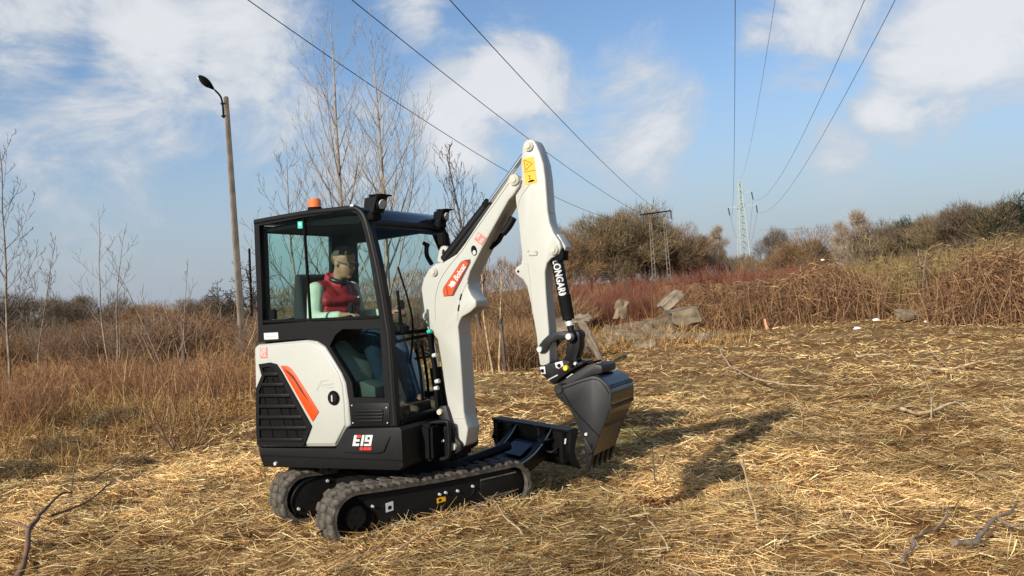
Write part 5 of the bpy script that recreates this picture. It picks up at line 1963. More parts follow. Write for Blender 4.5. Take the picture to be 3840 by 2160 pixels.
# ---- dozer blade on its frame
BP = 1.25
prof = [(BP - .015, .505), (BP + .06, .50), (BP + .02, .42), (BP + .0, .35), (BP + .02, .28), (BP + .06, .21), (BP + .045, .205), (BP - .01, .27), (BP - .035, .35), (BP - .02, .43)]
blade = plate('dozer_blade', prof, .49, -.49, 'black_plastic', root, to=toU)
plate('blade_edge', [(BP - .05, .498), (BP + .045, .508), (BP + .045, .518), (BP - .05, .512)], .495, -.495, 'black_plastic', blade, to=toU)
for q in (.49, -.49):
    plate('end_plate', [(BP - .035, .506), (BP + .062, .508), (BP + .03, .42), (BP + .012, .35), (BP + .03, .28), (BP + .078, .20), (BP + .045, .195), (BP - .015, .26), (BP - .045, .35), (BP - .03, .43)], q + .008, q - .008, 'black_steel', blade, bevel=.003, to=toU)
for q in (.22, -.22):
    ao = [(.38, .20), (.55, .19), (.80, .23), (1.02, .30), (1.16, .40), (1.24, .49), (1.24, .30), (1.05, .20), (.80, .13), (.55, .11), (.38, .12)]
    plate('blade_arm', ao, q + .03, q - .03, 'black_gloss', blade, bevel=.006, to=toU)
    tube('arm_edge', [U3(p_, q + .032, w_ + .002) for p_, w_ in ao[:6]], .006, 'seam_grey', blade, 6)
plate('blade_web', [(.60, .175), (.85, .225), (1.05, .29), (1.18, .38), (1.18, .33), (1.0, .22), (.6, .13)], .22, -.22, 'black_gloss', blade, to=toU)
q = [(1.0, .290), (1.13, .365), (1.13, .372), (1.0, .297)]
plate('blade_label', q, .14, -.10, 'roof_gloss', blade, to=toU)
cyl('blade_cylinder', U3(.45, .0, .28), U3(1.0, .0, .36), .035, 'black_plastic', blade)
tube('tie_down', [U3(BP - .04, .30, .42), U3(BP - .10, .30, .42), U3(BP - .10, .22, .36), U3(BP - .10, .34, .33), U3(BP - .04, .36, .36)], .010, 'charcoal', blade, 8, 4)
tube('tie_down', [U3(BP - .04, -.36, .42), U3(BP - .10, -.36, .42), U3(BP - .10, -.42, .36), U3(BP - .04, -.44, .36)], .010, 'charcoal', blade, 8, 4)
plate('sticker', [(BP - .045, .40), (BP - .035, .44), (BP - .03, .44), (BP - .04, .40)], .455, .425, 'decal_white', blade, to=toU)
for q in (.42, -.42):
    box('blade_rib', (BP - .06, -q - .02 - Q0, .25), (BP - .01, -q + .02 - Q0, .48), 'black_steel', blade, .004, MU)

# ================================================================== THE OPERATOR


def blob(name, chains, mat, parent, voxel=.009, smooth_it=4, extra=None):
    """one continuous surface from chains of (u, v, w, radius) joints"""
    bm = bmesh.new()

    def ball(c, r, sc=(1, 1, 1), seg=10):
        m = Matrix.Translation(c) @ Matrix.Diagonal((sc[0], sc[1], sc[2], 1))
        bmesh.ops.create_icosphere(bm, subdivisions=2, radius=r, matrix=m)

    for ch in chains:
        for i in range(len(ch) - 1):
            a, b = ch[i], ch[i + 1]
            pa, pb = Vector((a[0], -a[1], a[2])), Vector((b[0], -b[1], b[2]))
            n = max(2, int((pb - pa).length / (min(a[3], b[3]) * .35)))
            for k in range(n + 1):
                t = k / n
                ball(pa.lerp(pb, t), a[3] * (1 - t) + b[3] * t)
    for e_ in (extra or []):
        ball(Vector((e_[0], -e_[1], e_[2])), 1, e_[3])
    me = bpy.data.meshes.new(name)
    bm.to_mesh(me)
    bm.free()
    o = bpy.data.objects.new(name, me)
    COL.objects.link(o)
    md = o.modifiers.new('r', 'REMESH')
    md.mode = 'VOXEL'
    md.voxel_size = voxel
    ms = o.modifiers.new('s', 'SMOOTH')
    ms.factor = .5
    ms.iterations = smooth_it
    dg = bpy.context.evaluated_depsgraph_get()
    me2 = bpy.data.meshes.new_from_object(o.evaluated_get(dg))
    bpy.data.objects.remove(o)
    bpy.data.meshes.remove(me)
    me2.name = name
    return link(name, me2, mat, parent, 180)


per = empty('person')
tag(per, 'seated operator in red padded vest, pale shirt and jeans, looking down, inside the cab', 'person')
per.matrix_world = MR
hx, hv, hw = -.452, .02, 1.868           # head centre
neck = (-.505, .02, 1.755)
# skull, jaw, nose, ears, brow; head tipped forward and down
head_sh = [(hx - .012, hv, hw + .035, (.098, .076, .092)), (hx + .026, hv, hw - .030, (.066, .064, .082)), (hx + .042, hv, hw - .080, (.048, .050, .038)), (hx - .005, hv, hw - .055, (.05, .055, .05)),
           (hx + .083, hv, hw + .018, (.016, .044, .013)), (hx + .100, hv, hw - .022, (.016, .013, .022)), (hx + .090, hv, hw - .004, (.012, .011, .024)),
           (hx + .082, hv, hw - .062, (.013, .026, .010)), (hx + .080, hv, hw - .094, (.016, .022, .014)),
           (hx - .010, hv + .074, hw - .010, (.020, .009, .031)), (hx - .010, hv - .074, hw - .010, (.020, .009, .031))]


HT = math.radians(17)


def nod(u, w):
    """tip the head forward about its centre"""
    du, dw = u - hx, w - hw
    return hx + du * math.cos(HT) + dw * math.sin(HT), hw - du * math.sin(HT) + dw * math.cos(HT)


head_sh = [(*[nod(a_, c_)[0]], b_, nod(a_, c_)[1], d_) for a_, b_, c_, d_ in head_sh]


def hand(wr, fwd, v_in):
    """palm and five bent fingers closing on a grip; fwd along the forearm"""
    ch = []
    f = Vector(fwd).normalized()
    s = Vector((0, 1, 0))
    up_ = Vector((0, 0, 1))
    w0 = Vector(wr)
    pal = w0 + f * .085
    for a_ in (-.026, -.009, .009, .026):
        ch.append([(*(w0 + s * a_ * .7 + f * .01), .017), (*(pal + s * a_), .014)])
        ln_ = .036 - abs(a_ + .009) * .25
        k1 = pal + s * a_ + f * ln_ + up_ * -.008
        k2 = k1 + f * .016 - up_ * .024
        k3 = k2 - f * .010 - up_ * .020
        ch.append([(*(pal + s * a_), .0105), (*k1, .0095), (*k2, .0088), (*k3, .0075)])
    tb0 = w0 + s * v_in * .03 + f * .02
    tb1 = tb0 + s * v_in * .022 + f * .032 - up_ * .006
    tb2 = tb1 + f * .028 - up_ * .014
    ch.append([(*tb0, .014), (*tb1, .011), (*tb2, .009)])
    return ch


def arm_chain(sg):
    sh = (-.570, sg * .190, 1.675)
    el = (-.545, sg * .265, 1.445)
    wr = (-.285, sg * .275, 1.475)
    return sh, el, wr


def leg_chain(sg):
    return (-.60, sg * .09, 1.29), (-.12, sg * .15, 1.265), (.03, sg * .13, .86), (.14, sg * .13, .80)


body_chains = [[(-.60, 0, 1.27, .12), (-.585, 0, 1.45, .12), (-.565, 0, 1.62, .115), (-.535, .01, 1.70, .06), (*neck, .050), (hx - .03, hv, hw - .04, .05)],
               [(-.575, -.16, 1.672, .055), (-.575, .16, 1.672, .055)]]
for sg in (1, -1):
    sh, el, wr = arm_chain(sg)
    body_chains.append([(*sh, .052), (*el, .040), (*wr, .027), (wr[0] + .03, wr[1], wr[2] + .003, .024)])
    fw_ = Vector(wr) - Vector(el)
    body_chains += hand((wr[0] + .02, wr[1], wr[2] + .002), fw_, -sg)
    h_, k_, a_, t_ = leg_chain(sg)
    body_chains.append([(*h_, .085), (*k_, .058), (*a_, .042), (*t_, .035)])
blob('body', body_chains, 'skin', per, .0075, 3, head_sh)
# clothing
vest_ch = [[(-.60, 0, 1.29, .150), (-.585, 0, 1.42, .162), (-.575, 0, 1.55, .165), (-.565, 0, 1.65, .130), (-.545, 0, 1.715, .090)],
           [(-.580, -.155, 1.668, .072), (-.580, .155, 1.668, .072)], [(-.565, -.10, 1.45, .135), (-.565, .10, 1.45, .135)], [(-.565, -.12, 1.58, .124), (-.565, .12, 1.58, .124)],
           [(-.59, -.08, 1.32, .125), (-.59, .08, 1.32, .125)]]
for w_ in (1.34, 1.42, 1.50, 1.58):
    vest_ch.append([(-.435, -.08, w_, .036), (-.420, 0, w_, .036), (-.435, .08, w_, .036), (-.49, .19, w_, .040)])
vest = blob('vest', vest_ch, 'red_vest', per, .010, 4)
col_pts = [(-.53 + .080 * math.cos(a), -.01 + .072 * math.sin(a), 1.742 - .045 * math.cos(a)) for a in np.linspace(.6, 5.68, 14)]
tube('collar', col_pts, .013, 'red_collar', vest, 8, 3)
tube('collar', [(a_ - .004, b_, c_ - .02) for a_, b_, c_ in col_pts], .015, 'red_collar', vest, 8, 3)
tube('neck_scarf', [(-.515 + .062 * math.cos(a), -.02 + .060 * math.sin(a), 1.738 - .02 * math.cos(a)) for a in np.linspace(0, 6.28, 13)[:-1]], .020, 'dark_frame', per, 8, 2, True)
plate('badge', [(-.40, 1.60), (-.385, 1.60), (-.392, 1.615)], -.06, -.075, 'decal_white', vest)
for sg in (1, -1):
    sh, el, wr = arm_chain(sg)
    blob('sleeve', [[(sh[0], sh[1] + sg * .02, sh[2] - .01, .066), (el[0], el[1], el[2], .058), (wr[0] - .03, wr[1], wr[2] - .004, .040)]], 'shirt', per, .009, 3)
    h_, k_, a_, t_ = leg_chain(sg)
    blob('trouser_leg', [[(*h_, .100), (*k_, .074), (*a_, .062)]], 'jeans', per, .010, 3)
    blob('shoe', [[(a_[0] - .02, a_[1], a_[2] - .02, .046), (t_[0], t_[1], t_[2], .042), (t_[0] + .08, t_[1], t_[2] - .008, .036)]], 'shoe', per, .010, 2)
# short hair band round the back, spectacles, watch
blob('hair', [[]], 'hair', per, .006, 2, [(*[nod(hx - .016, hw + .056)[0]], hv, nod(hx - .016, hw + .056)[1], (.092, .0760, .077)), (*[nod(hx - .05, hw + .02)[0]], hv, nod(hx - .05, hw + .02)[1], (.066, .066, .066))])
for sg in (1, -1):
    yy = -(hv + sg * .034)
    ring = [(nod(hx + .099, hw + .004 + .019 * math.sin(a))[0], yy + .024 * math.cos(a), nod(hx + .099, hw + .004 + .019 * math.sin(a))[1]) for a in np.linspace(0, 6.28, 13)[:-1]]
    tube('spectacles', ring, .0032, 'dark_frame', per, 6, 1, True)
    tube('spectacles', [(nod(u_, w_)[0], -(hv + sg * v_), nod(u_, w_)[1]) for u_, v_, w_ in ((hx + .098, .056, hw + .008), (hx + .04, .078, hw + .008), (hx - .015, .081, hw + .012))], .003, 'dark_frame', per, 6, 2)

# ================================================================== DEBRIS AND RUBBLE


def slab(name, pts8, mat, label, cat='slab', group=None, rough=.02, seed=0):
    rs = random.Random(seed)
    bm = bmesh.new()
    vs_ = [bm.verts.new(p) for p in pts8]
    for f in ((0, 1, 2, 3), (7, 6, 5, 4), (0, 4, 5, 1), (1, 5, 6, 2), (2, 6, 7, 3), (3, 7, 4, 0)):
        bm.faces.new([vs_[i] for i in f])
    bmesh.ops.subdivide_edges(bm, edges=list(bm.edges), cuts=2, use_grid_fill=True)
    for v in bm.verts:
        v.co += Vector((rs.gauss(0, 1), rs.gauss(0, 1), rs.gauss(0, 1))) * rough * .8
    bmesh.ops.bevel(bm, geom=[e for e in bm.edges if e.calc_face_angle(0) > 1.0], offset=.015, segments=1, affect='EDGES')
    o = link(name, bm_mesh(bm, name), mat, None, 18)
    return tag(o, label, cat, group)


def slab_at(name, px, py, dep, size, rot, mat, label, cat='slab', group=None, rough=.02, seed=0):
    c = Vector(at(px, py, dep))
    sx, sy, sz = size
    M_ = Matrix.Translation(c) @ Matrix.Rotation(rot[2], 4, 'Z') @ Matrix.Rotation(rot[1], 4, 'Y') @ Matrix.Rotation(rot[0], 4, 'X')
    P = [M_ @ Vector((x * sx / 2, y * sy / 2, z * sz / 2)) for z in (-1, 1) for x, y in ((-1, -1), (1, -1), (1, 1), (-1, 1))]
    return slab(name, P, mat, label, cat, group, rough, seed)


GR = 'concrete rubble'
slab_at('concrete_slab', 2440, 1222, 21.5, (2.3, .9, .22), (.05, -.10, .12), 'mossy_stone', 'long mossy slab lying on the rubble bank right of the arm', group=GR, rough=.03, seed=1)
slab_at('concrete_slab', 2560, 1182, 21.3, (.70, .8, .34), (.05, -.10, .1), 'mossy_stone', 'square-ended block at the right end of the mossy slab', group=GR, rough=.025, seed=2)
slab_at('concrete_slab', 2515, 1128, 21.7, (.62, .4, .2), (.0, -.62, .15), 'concrete', 'pale tilted slab standing up on top of the rubble', group=GR, rough=.015, seed=3)
slab_at('concrete_block', 2325, 1160, 22.5, (.26, .25, .5), (.1, .1, .4), 'mossy_stone', 'grey lump of rubble among the red stems', group=GR, rough=.04, seed=4)
slab_at('concrete_slab', 2215, 1275, 16.5, (.12, .16, .85), (.0, -.42, .2), 'concrete', 'leaning concrete post right behind the bucket link', group=GR, rough=.012, seed=5)
slab_at('concrete_slab', 2178, 1196, 17.2, (.32, .3, .14), (.0, .0, .2), 'concrete', 'small flat slab capping the leaning post behind the link', group=GR, rough=.012, seed=6)
slab_at('concrete_block', 2098, 1230, 17.5, (.55, .4, .3), (.1, .1, .1), 'concrete', 'pale block half hidden behind the lower arm', group=GR, rough=.03, seed=7)
slab_at('concrete_slab', 2380, 1265, 20.5, (1.4, .8, .25), (.2, .05, -.1), 'mossy_stone', 'broken slab below the long mossy one', group=GR, rough=.05, seed=8)
slab_at('concrete_block', 2640, 1265, 21.0, (.9, .5, .22), (.1, .0, .2), 'mossy_stone', 'low rubble at the right foot of the slab pile', group=GR, rough=.05, seed=9)
slab_at('boulder', 3400, 1180, 22.0, (.42, .35, .22), (.1, .0, .2), 'mossy_stone', 'grey stone at the foot of the right thicket', 'stone', None, .03, 10)
# the heap the slabs lie on: many broken stones, each a piece of the one heap
heap = empty('rubble_heap', foot(2420, 1260, 20.8))
tag(heap, 'low brown heap of broken stones under the mossy slabs', 'rubble', GR)
stone_me = []
for k in range(4):
    rs = random.Random(100 + k)
    bm = bmesh.new()
    bmesh.ops.create_icosphere(bm, subdivisions=1, radius=.5)
    for v in bm.verts:
        v.co = Vector((v.co.x * 1.3, v.co.y, v.co.z * .7)) * rs.uniform(.7, 1.15)
    me = bm_mesh(bm, 'stone')
    me.materials.append(MATS['mossy_stone' if k % 2 else 'concrete'])
    stone_me.append(me)
rs = random.Random(77)
h0 = heap.location
for k in range(60):
    x_ = rs.uniform(1.2, 4.6)
    y_ = 20.6 + rs.gauss(0, .55) - abs(x_ - 3) * .25 * (x_ < 3)
    s_ = rs.uniform(.14, .42)
    o = bpy.data.objects.new('stone', stone_me[k % 4])
    COL.objects.link(o)
    o.parent = heap
    o.location = Vector((x_, y_, gz(x_, y_) + s_ * .12)) - h0
    o.scale = (s_ * rs.uniform(.8, 1.5), s_, s_ * rs.uniform(.6, 1.1))
    o.rotation_euler = (rs.uniform(-.4, .4), rs.uniform(-.4, .4), rs.uniform(0, 6.28))
# litter
for i, (px, py, s, lab) in enumerate(((3285, 1208, .14, 'white round piece of litter below the grey stone'), (3215, 1238, .16, 'flat white scrap left of the round litter'), (3475, 1208, .13, 'crumpled white scrap right of the grey stone'), (3085, 978, .09, 'white scrap caught on top of the tallest vine mound'))):
    g_ = on_ground(px, py) if py > 1100 else at(px, py, 24.2)
    rs = random.Random(i)
    bm = bmesh.new()
    bmesh.ops.create_icosphere(bm, subdivisions=2, radius=s / 2)
    for v in bm.verts:
        v.co = Vector((v.co.x * 1.3, v.co.y, v.co.z * .7)) * rs.uniform(.75, 1.1)
    o = link('litter', bm_mesh(bm, 'litter'), 'litter', None, 25)
    o.location = Vector(g_) + Vector((0, 0, s * .3))
    tag(o, lab, 'litter', 'white litter')
g_ = Vector(on_ground(2878, 1240))
tag(tube('marker_stake', [g_, g_ + Vector((-.03, 0, .12)), g_ + Vector((-.05, 0, .28))], lambda t: .05 - .025 * t, 'stake_paint', None, 8, 3), 'short salmon-coloured stake at the thicket edge right of the slabs', 'stake')
g_ = Vector(on_ground(2088, 1290))
tag(tube('dead_branch', [g_, g_ + Vector((.06, 0, .4)), g_ + Vector((.11, 0, .75))], lambda t: .03 - .01 * t, 'deadwood', None, 7, 3), 'pale broken stick upright right of the lower arm', 'branch')
for px, h_, lab in ((3590, .5, 'bleached bent stick in front of the right thicket'), (3510, .22, 'short bleached stub right of the dead trunks')):
    g_ = Vector(on_ground(px, 1200))
    tag(tube('dead_branch', [g_, g_ + Vector((-.01, 0, h_ * .6)), g_ + Vector((.09 * h_ / .5, 0, h_))], .022, 'deadwood', None, 7, 3), lab, 'branch')


def branch_on_ground(name, pts, r, label, mat='bark_grey', lift=.07, subs=()):
    """a fallen branch through places seen on the ground; pts (px, py, height)"""
    t = empty(name, on_ground(*pts[0][:2]))
    tag(t, label, 'branch')
    o0 = Vector(t.location)
    P = [Vector(on_ground(a, b)) + Vector((0, 0, lift + h)) - o0 for a, b, h in pts]
    rs_ = random.Random(int(pts[0][0]))
    P = [q + Vector((rs_.gauss(0, r * .7), rs_.gauss(0, r * .7), rs_.gauss(0, r * .3))) for q in smooth_path(P, 3)]
    tube('limb', P, lambda s: r * (1 - .7 * s) * (1 + .22 * math.sin(41 * s) * math.sin(17 * s)), mat, t, 8, 3)
    for sp_, rr in subs:
        P = [Vector(on_ground(a, b)) + Vector((0, 0, lift + h)) - o0 for a, b, h in sp_]
        tube('side_branch', P, lambda s: rr * (1 - .7 * s), mat, t, 7, 6)
    return t


branch_on_ground('fallen_branch', [(60, 2140, 0), (120, 2060, .02), (160, 1995, .06), (215, 1940, .08), (275, 1905, .05)], .021, 'thick dark fallen branch lying in the straw at lower left', 'bark_brown', subs=(
    ([(190, 1982, .02), (330, 1920, .05), (430, 1870, .08), (485, 1866, .1)], .011), ([(268, 1915, .04), (290, 1850, .2), (325, 1795, .25)], .006),
    ([(340, 1865, .03), (400, 1820, .06), (500, 1765, .06)], .009), ([(110, 2060, .03), (60, 2020, .05), (0, 2010, .04)], .010)))
branch_on_ground('fallen_branch', [(3600, 2170, 0), (3680, 2080, .03), (3740, 2010, .04), (3830, 1945, .03)], .021, 'thick grey branch at the lower right corner', subs=(([(3745, 2005, .03), (3800, 2030, .03), (3860, 2020, .03)], .012),))
branch_on_ground('fallen_branch', [(3390, 2150, 0), (3440, 2085, .03), (3500, 2050, .03), (3580, 1975, .03)], .012, 'thinner grey branch left of the thick one at lower right', subs=(([(3505, 2050, .03), (3550, 2010, .08), (3565, 1990, .1)], .008),))
branch_on_ground('fallen_branch', [(2700, 1330, 0), (2740, 1395, .02), (2850, 1450, .03), (2970, 1470, .03), (3120, 1478, .02)], .020, 'long curved dead branch on the mown ground right of the bucket', 'deadwood')
branch_on_ground('fallen_branch', [(3420, 1385, 0), (3560, 1385, .03), (3700, 1375, .03), (3840, 1362, .02)], .022, 'long pale branch lying at the right, near the picture edge', 'deadwood', subs=(([(3560, 1385, .02), (3480, 1355, .04), (3440, 1350, .05)], .009),))
branch_on_ground('fallen_branch', [(3210, 1358, 0), (3280, 1360, .02), (3355, 1360, .02)], .024, 'short straight stick with dark shadow on the right clearing', 'deadwood')
branch_on_ground('fallen_branch', [(3380, 1560, 0), (3480, 1580, .02), (3590, 1588, .03), (3640, 1590, .02)], .020, 'brown stick on the mown ground below the broken stalks', 'deadwood')
branch_on_ground('fallen_branch', [(1960, 2045, 0), (1900, 1990, .03), (1830, 1890, .02)], .008, 'thin straight stalk in the straw below the track front', 'deadwood')
branch_on_ground('fallen_branch', [(1420, 2150, 0), (1560, 2090, .03), (1740, 1985, .05), (1960, 1900, .05)], .007, 'long orange stalk lying below the near track', 'deadwood')
branch_on_ground('fallen_branch', [(1190, 2060, .02), (1300, 2000, .10), (1390, 1955, .16), (1450, 1930, .2)], .010, 'pale stalk lying over the rear of the near track', 'deadwood', subs=(([(1330, 1990, .1), (1390, 1920, .25), (1450, 1830, .42)], .006),))


def stalk(name, pts, r, label, mat='deadwood', group=None, subs=()):
    """a standing stalk: foot on the ground, other points at the same depth"""
    g0 = Vector(on_ground(*pts[0]))
    t = empty(name, g0)
    tag(t, label, 'stalk', group)
    P = [Vector((0, 0, -.03))] + [Vector(at(a, b, g0.y)) - g0 for a, b in pts[1:]]
    tube('stem', P, lambda s: r * (1 - .5 * s), mat, t, 7, 4)
    for sp_ in subs:
        tube('side_stem', [Vector(at(a, b, g0.y - .02 * k)) - g0 for k, (a, b) in enumerate(sp_)], r * .45, mat, t, 6, 4)
    return t


stalk('dead_sapling', [(2463, 1835), (2455, 1790), (2448, 1700), (2441, 1660)], .007, 'thin dark upright stem standing right of the bucket teeth', 'bark_dark', None, [[(2445, 1670), (2400, 1640), (2365, 1600)], [(2450, 1720), (2420, 1690), (2405, 1675)], [(2452, 1760), (2480, 1740), (2495, 1700)]])
stalk('dry_stalk', [(2842, 1968), (2828, 1900), (2810, 1850), (2800, 1800), (2790, 1760), (2772, 1725)], .009, 'tallest pale forked dry stalk standing in the right foreground', 'deadwood', 'dry stalks', [[(2795, 1775), (2790, 1745), (2786, 1722)]])
stalk('dry_stalk', [(3490, 1565), (3492, 1500), (3480, 1450), (3458, 1392)], .008, 'broken pale stalk tuft on the right clearing', 'deadwood', 'dry stalks', [[(3490, 1520), (3500, 1480), (3512, 1450)], [(3492, 1500), (3485, 1470), (3470, 1440)]])
stalk('dry_stalk', [(3780, 1560), (3765, 1520), (3750, 1480)], .007, 'short pale stalk near the right picture edge', 'deadwood', 'dry stalks', [[(3775, 1545), (3795, 1510), (3800, 1490)]])
stalk('dry_stalk', [(3010, 1570), (2998, 1530), (2975, 1515)], .006, 'short pale stub right of the boom shadow tip', 'deadwood', 'dry stalks', [[(3005, 1560), (3020, 1530), (3030, 1510)]])
stalk('dry_stalk', [(2504, 2070), (2500, 2040), (2460, 1980), (2430, 1950)], .008, 'bent dry stalk below the dark leaf pile', 'deadwood', 'dry stalks')
# shrub of thin shoots left of the excavator
g0 = Vector(on_ground(665, 1698))
t = empty('young_shrub', g0)
tag(t, 'young many-stemmed bare shrub standing left of the grille', 'shrub')
for k, pts in enumerate((((650, 1690), (600, 1600), (560, 1500), (545, 1380)), ((655, 1690), (585, 1610), (500, 1480), (470, 1420)), ((665, 1690), (640, 1600), (635, 1480), (625, 1340)), ((675, 1690), (670, 1600), (690, 1450)), ((730, 1672), (760, 1600), (800, 1480), (815, 1320)), ((735, 1672), (730, 1580), (720, 1470)), ((740, 1668), (780, 1590), (830, 1520)), ((660, 1690), (610, 1620), (520, 1560)), ((640, 1640), (660, 1540), (650, 1430)), ((760, 1600), (740, 1520), (745, 1420)), ((600, 1600), (620, 1520), (600, 1400)))):
    dy = (k % 4 - 1.5) * .12
    tube('shoot', [Vector(at(a, b, g0.y + dy * i)) - g0 for i, (a, b) in enumerate(pts)], lambda s: .009 * (1 - .75 * s) + .001, 'bark_brown', t, 6, 4)
rngt = np.random.RandomState(8)
n = 260
P = np.stack([rngt.normal(0, .38, n), rngt.normal(0, .3, n), rngt.uniform(.25, 1.15, n)], 1)
P[:, 0] *= .4 + P[:, 2]
D = np.stack([P[:, 0] * .5 + rngt.normal(0, .3, n), rngt.normal(0, .3, n), np.ones(n)], 1)
V, F, C = blades_np(P, D, rngt.uniform(.12, .4, n), np.full(n, .006), rngt.normal(0, .04, (n, 3)), pick(BRN, n, rngt), 2, rng=rngt)
tag(link('twigs', np_mesh('twigs', V, F, tint=C), 'twig', t), kind='stuff')
# brush pile at the right
g0 = Vector(on_ground(3790, 1215))
t = empty('brush_pile', g0)
tag(t, 'heap of cut branches at the right picture edge', 'brush pile')
rs = random.Random(12)
for k in range(46):
    a = Vector((rs.uniform(-.9, 1.3), rs.uniform(-.5, .6), rs.uniform(.0, .45)))
    d_ = Vector((rs.uniform(.3, 1), rs.uniform(-.4, .4), rs.uniform(-.1, .75))) * rs.choice((1, 1, -1)) * rs.uniform(.6, 1.2)
    d_.z = abs(d_.z)
    tube('branch', [a, a + d_ * .5 + Vector((0, 0, rs.uniform(-.05, .08))), a + d_], lambda s: .020 * (1 - .8 * s) + .003, rs.choice(('bark_grey', 'bark_dark', 'bark_dark')), t, 5, 3)
# small pile of russet leaves in the straw
g0 = Vector(on_ground(2440, 1908))
rngl = np.random.RandomState(2)
n = 70
P = np.stack([rngl.normal(0, .085, n), rngl.normal(0, .05, n), rngl.uniform(.0, .06, n)], 1)
D = rngl.normal(size=(n, 3)) * np.array([1, 1, .4])
V, F, C = blades_np(P, D, rngl.uniform(.03, .08, n), rngl.uniform(.02, .04, n), rngl.normal(0, .01, (n, 3)), pick([(.34, .14, .05), (.25, .10, .035), (.16, .07, .03)], n, rngl), 2, rng=rngl)
o = link('leaf_heap', np_mesh('leaf_heap', V, F, tint=C), 'twig')
o.location = g0 + Vector((0, 0, .02))
tag(o, 'small heap of russet dead leaves in the foreground straw', 'leaves', kind='stuff')

# ================================================================== DRY GRASS
rg_ = np.random.RandomState(21)
STRAW = [(.72, .50, .225), (.61, .405, .17), (.47, .295, .115), (.32, .185, .066), (.80, .60, .32), (.17, .09, .033), (.54, .37, .17)]


def flow(x, y):
    """lie of the mown straw"""
    return 6.28 * (fbm(x * .42 + 5, y * .42, 2) * 1.5) + .6 * np.sin(x * .8)


def machine_clear(x, y):
    """true where the tracks press the straw down"""
    ca, sa = math.cos(math.radians(38)), math.sin(math.radians(38))
    dx, dy = x - MC[0], y - MC[1]
    p_ = dx * ca + dy * sa
    q_ = dx * sa - dy * ca - Q0
    return (np.abs(p_) < .74) & (np.abs(np.abs(q_) - .385) < .125)


def straw(n, y0, y1, lmin, lmax, w0, wk, lift, zup, steep, cols, K=3, jit=.55, seed=1):
    r = np.random.RandomState(seed)
    inv = r.uniform(1 / y1, 1 / y0, n)
    y = 1 / inv
    x = r.uniform(-1, 1, n) * (.68 * y + .5)
    wl_ = wild(x, y)
    keep = ((wl_ < r.uniform(-.3, .9, n)) | ((r.rand(n) < .5) & (wl_ < 9))) & ~machine_clear(x, y)
    keep &= fbm(x * 1.6 + 33, y * 1.6, 2) > r.uniform(.0, .52, len(x))
    x, y = x[keep], y[keep]
    n = len(x)
    a = flow(x, y) + r.normal(0, jit * .75, n) + math.pi * (r.rand(n) < .5)
    el = r.normal(0, steep, n)
    D = np.stack([np.cos(a) * np.cos(el), np.sin(a) * np.cos(el), np.sin(el)], 1)
    L_ = r.uniform(lmin, lmax, n) * (1 + .010 * y)
    W_ = (w0 + wk * y) * r.uniform(.6, 1.35, n)
    z = ground(x, y) + r.uniform(0, 1, n) ** 1.5 * lift + zup
    P = np.stack([x, y, z], 1) - D * (L_ / 2)[:, None]
    bend = np.stack([r.normal(0, .16, n), r.normal(0, .16, n), r.normal(-.04, .10, n)], 1) * L_[:, None]
    # keep ends from sinking far below the soil
    tint = pick(cols, n, r, .30)
    patch = fbm(x * .55 + 40, y * .55, 3)
    mat_ = fbm(x * 2.3 + 70, y * 2.3, 2)
    tint = tint * ((0.88 + .48 * sstep(.36, .62, patch)) * (.8 + .35 * sstep(.35, .65, mat_)))[:, None]
    spin = np.stack([r.normal(0, 1, n), r.normal(0, 1, n), r.normal(0, .9, n)], 1)
    return blades_np(P, D, L_, W_, bend, tint, K, spin=spin, rng=r)


parts = [straw(130000, 2.4, 9.5, .05, .23, .0020, .00034, .045, .004, .2, STRAW, 3, .95, 31),
         straw(125000, 6.0, 34.0, .05, .17, .0020, .00042, .045, .004, .3, STRAW, 2, 1.9, 32),
         straw(24000, 2.4, 26.0, .06, .18, .0022, .0004, .06, .01, .5, STRAW, 2, 1.2, 33)]
V, F, C = merge(parts)
tag(link('mown_straw', np_mesh('mown_straw', V, F, tint=C), 'straw'), 'mown dry grass covering the clearing', 'straw', kind='stuff')

# coarse stems, chips and twigs among the straw
r = np.random.RandomState(41)
n = 3800
y = 1 / r.uniform(1 / 26, 1 / 2.5, n)
x = r.uniform(-1, 1, n) * (.68 * y + .5)
k_ = (wild(x, y) < .3) & ~machine_clear(x, y)
x, y = x[k_], y[k_]
n = len(x)
a = flow(x, y) + r.normal(0, 1.1, n)
ln_ = r.uniform(.05, .26, n)
P0 = np.stack([x, y, ground(x, y) + r.uniform(.02, .07, n)], 1)
P1 = P0 + np.stack([np.cos(a), np.sin(a), r.normal(.02, .12, n)], 1) * ln_[:, None]
rad = r.uniform(.0012, .0032, n) * (1 + .04 * y)
V, F = tubes_np(P0, P1, rad, rad * .7, 4)
C = np.repeat(pick([(.58, .40, .19), (.40, .25, .11), (.22, .13, .06), (.70, .58, .36)], n, r), 8, 0)
tag(link('straw_stems', np_mesh('straw_stems', V, F, tint=C), 'straw'), 'loose coarse stems and twigs strewn over the mown grass', 'straw', kind='stuff')

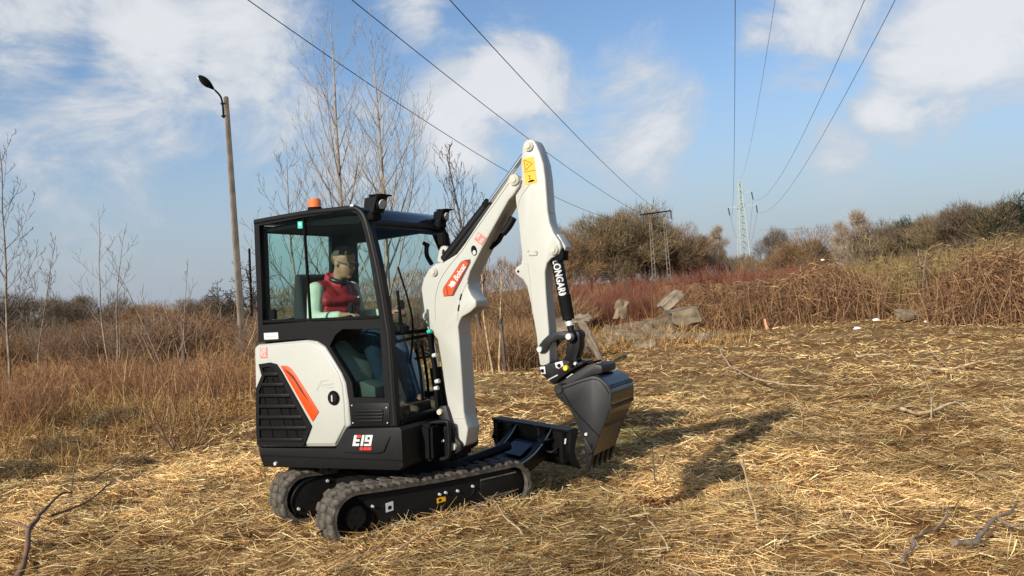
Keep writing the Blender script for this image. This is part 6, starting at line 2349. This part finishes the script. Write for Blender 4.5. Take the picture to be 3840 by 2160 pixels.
# straw pushed up along the tracks
r = np.random.RandomState(61)
n = 6500
p_ = r.uniform(-.95, .95, n)
q_ = np.where(r.rand(n) < .6, .385 + r.uniform(.10, .36, n), -.385 - .02 + r.uniform(-.35, .30, n)) + Q0
ca, sa = math.cos(math.radians(38)), math.sin(math.radians(38))
x = MC[0] + p_ * ca + q_ * sa
y = MC[1] + p_ * sa - q_ * ca
a = r.uniform(0, 6.28, n)
el = r.normal(.1, .3, n)
D = np.stack([np.cos(a) * np.cos(el), np.sin(a) * np.cos(el), np.sin(el)], 1)
L_ = r.uniform(.06, .26, n)
edge_ = np.clip(1 - np.abs(q_ - Q0 - .52) / .2, 0, 1)
P = np.stack([x, y, ground(x, y) + r.uniform(0, 1, n) ** 1.4 * (.03 + .07 * edge_)], 1) - D * (L_ / 2)[:, None]
V, F, C = blades_np(P, D, L_, r.uniform(.003, .006, n), r.normal(0, .03, (n, 3)), pick(STRAW, n, r, .22), 3, rng=r)
tag(link('track_straw', np_mesh('track_straw', V, F, tint=C), 'straw'), 'straw pushed up along the excavator tracks', 'straw', kind='stuff')

# standing dead grass and weeds beyond the mown edge
WEED = [(.58, .365, .14), (.46, .275, .10), (.36, .205, .075), (.64, .43, .18), (.26, .135, .05), (.42, .21, .08)]


def weeds(n, y0, y1, hmin, hmax, wmin, cols, seed, tilt=.28, xr=(-1, 1), bendk=.35):
    r = np.random.RandomState(seed)
    y = 1 / r.uniform(1 / y1, 1 / y0, n)
    x = r.uniform(xr[0], xr[1], n) * (.70 * y + .6)
    wd_ = wild(x, y)
    clump = fbm(x * .9 + 8, y * .9, 3)
    keep = (wd_ > r.uniform(-.4, .7, n)) & (clump > r.uniform(.22, .5, n))
    x, y, wd_, clump = x[keep], y[keep], wd_[keep], clump[keep]
    n = len(x)
    h = r.uniform(hmin, hmax, n) * (.45 + .55 * sstep(0, 4, wd_)) * (.55 + .9 * sstep(.35, .7, clump))
    az = r.uniform(0, 6.28, n)
    tl = np.abs(r.normal(0, tilt, n))
    D = np.stack([np.cos(az) * tl + .06, np.sin(az) * tl, np.ones(n)], 1)
    P = np.stack([x, y, ground(x, y) - .02], 1)
    bend = np.stack([np.cos(az), np.sin(az), -.5 * np.ones(n)], 1) * (h * np.abs(r.normal(0, bendk, n)))[:, None]
    tint = pick(cols, n, r, .25) * (.75 + .5 * sstep(.3, .7, fbm(x * .25, y * .25, 2)))[:, None]
    return blades_np(P, D, h, (wmin + .0006 * y) * r.uniform(.6, 1.4, n), bend, tint, 3, rng=r)


r = np.random.RandomState(71)
n = 3800
x = r.normal(2.7, 1.3, n)
y = r.normal(20.3, .7, n)
P = np.stack([x, y, ground(x, y)], 1)
D = np.stack([r.normal(0, .5, n), r.normal(0, .5, n), np.ones(n)], 1)
h = r.uniform(.06, .24, n)
mound = blades_np(P, D, h, r.uniform(.007, .016, n), r.normal(0, .12, (n, 3)), pick(WEED, n, r, .3), 3, rng=r)
parts = [mound, weeds(90000, 7, 34, .12, .34, .0028, WEED, 51, .8, bendk=.9),
         weeds(6000, 8, 40, .3, .7, .0024, WEED[1:], 52, .3),
         weeds(24000, 20, 75, .15, .42, .005, WEED, 53, .8, bendk=.7)]
V, F, C = merge(parts)
tag(link('standing_weeds', np_mesh('standing_weeds', V, F, tint=C), 'straw'), 'standing dead grass and weeds beyond the mown edge', 'grass', kind='stuff')
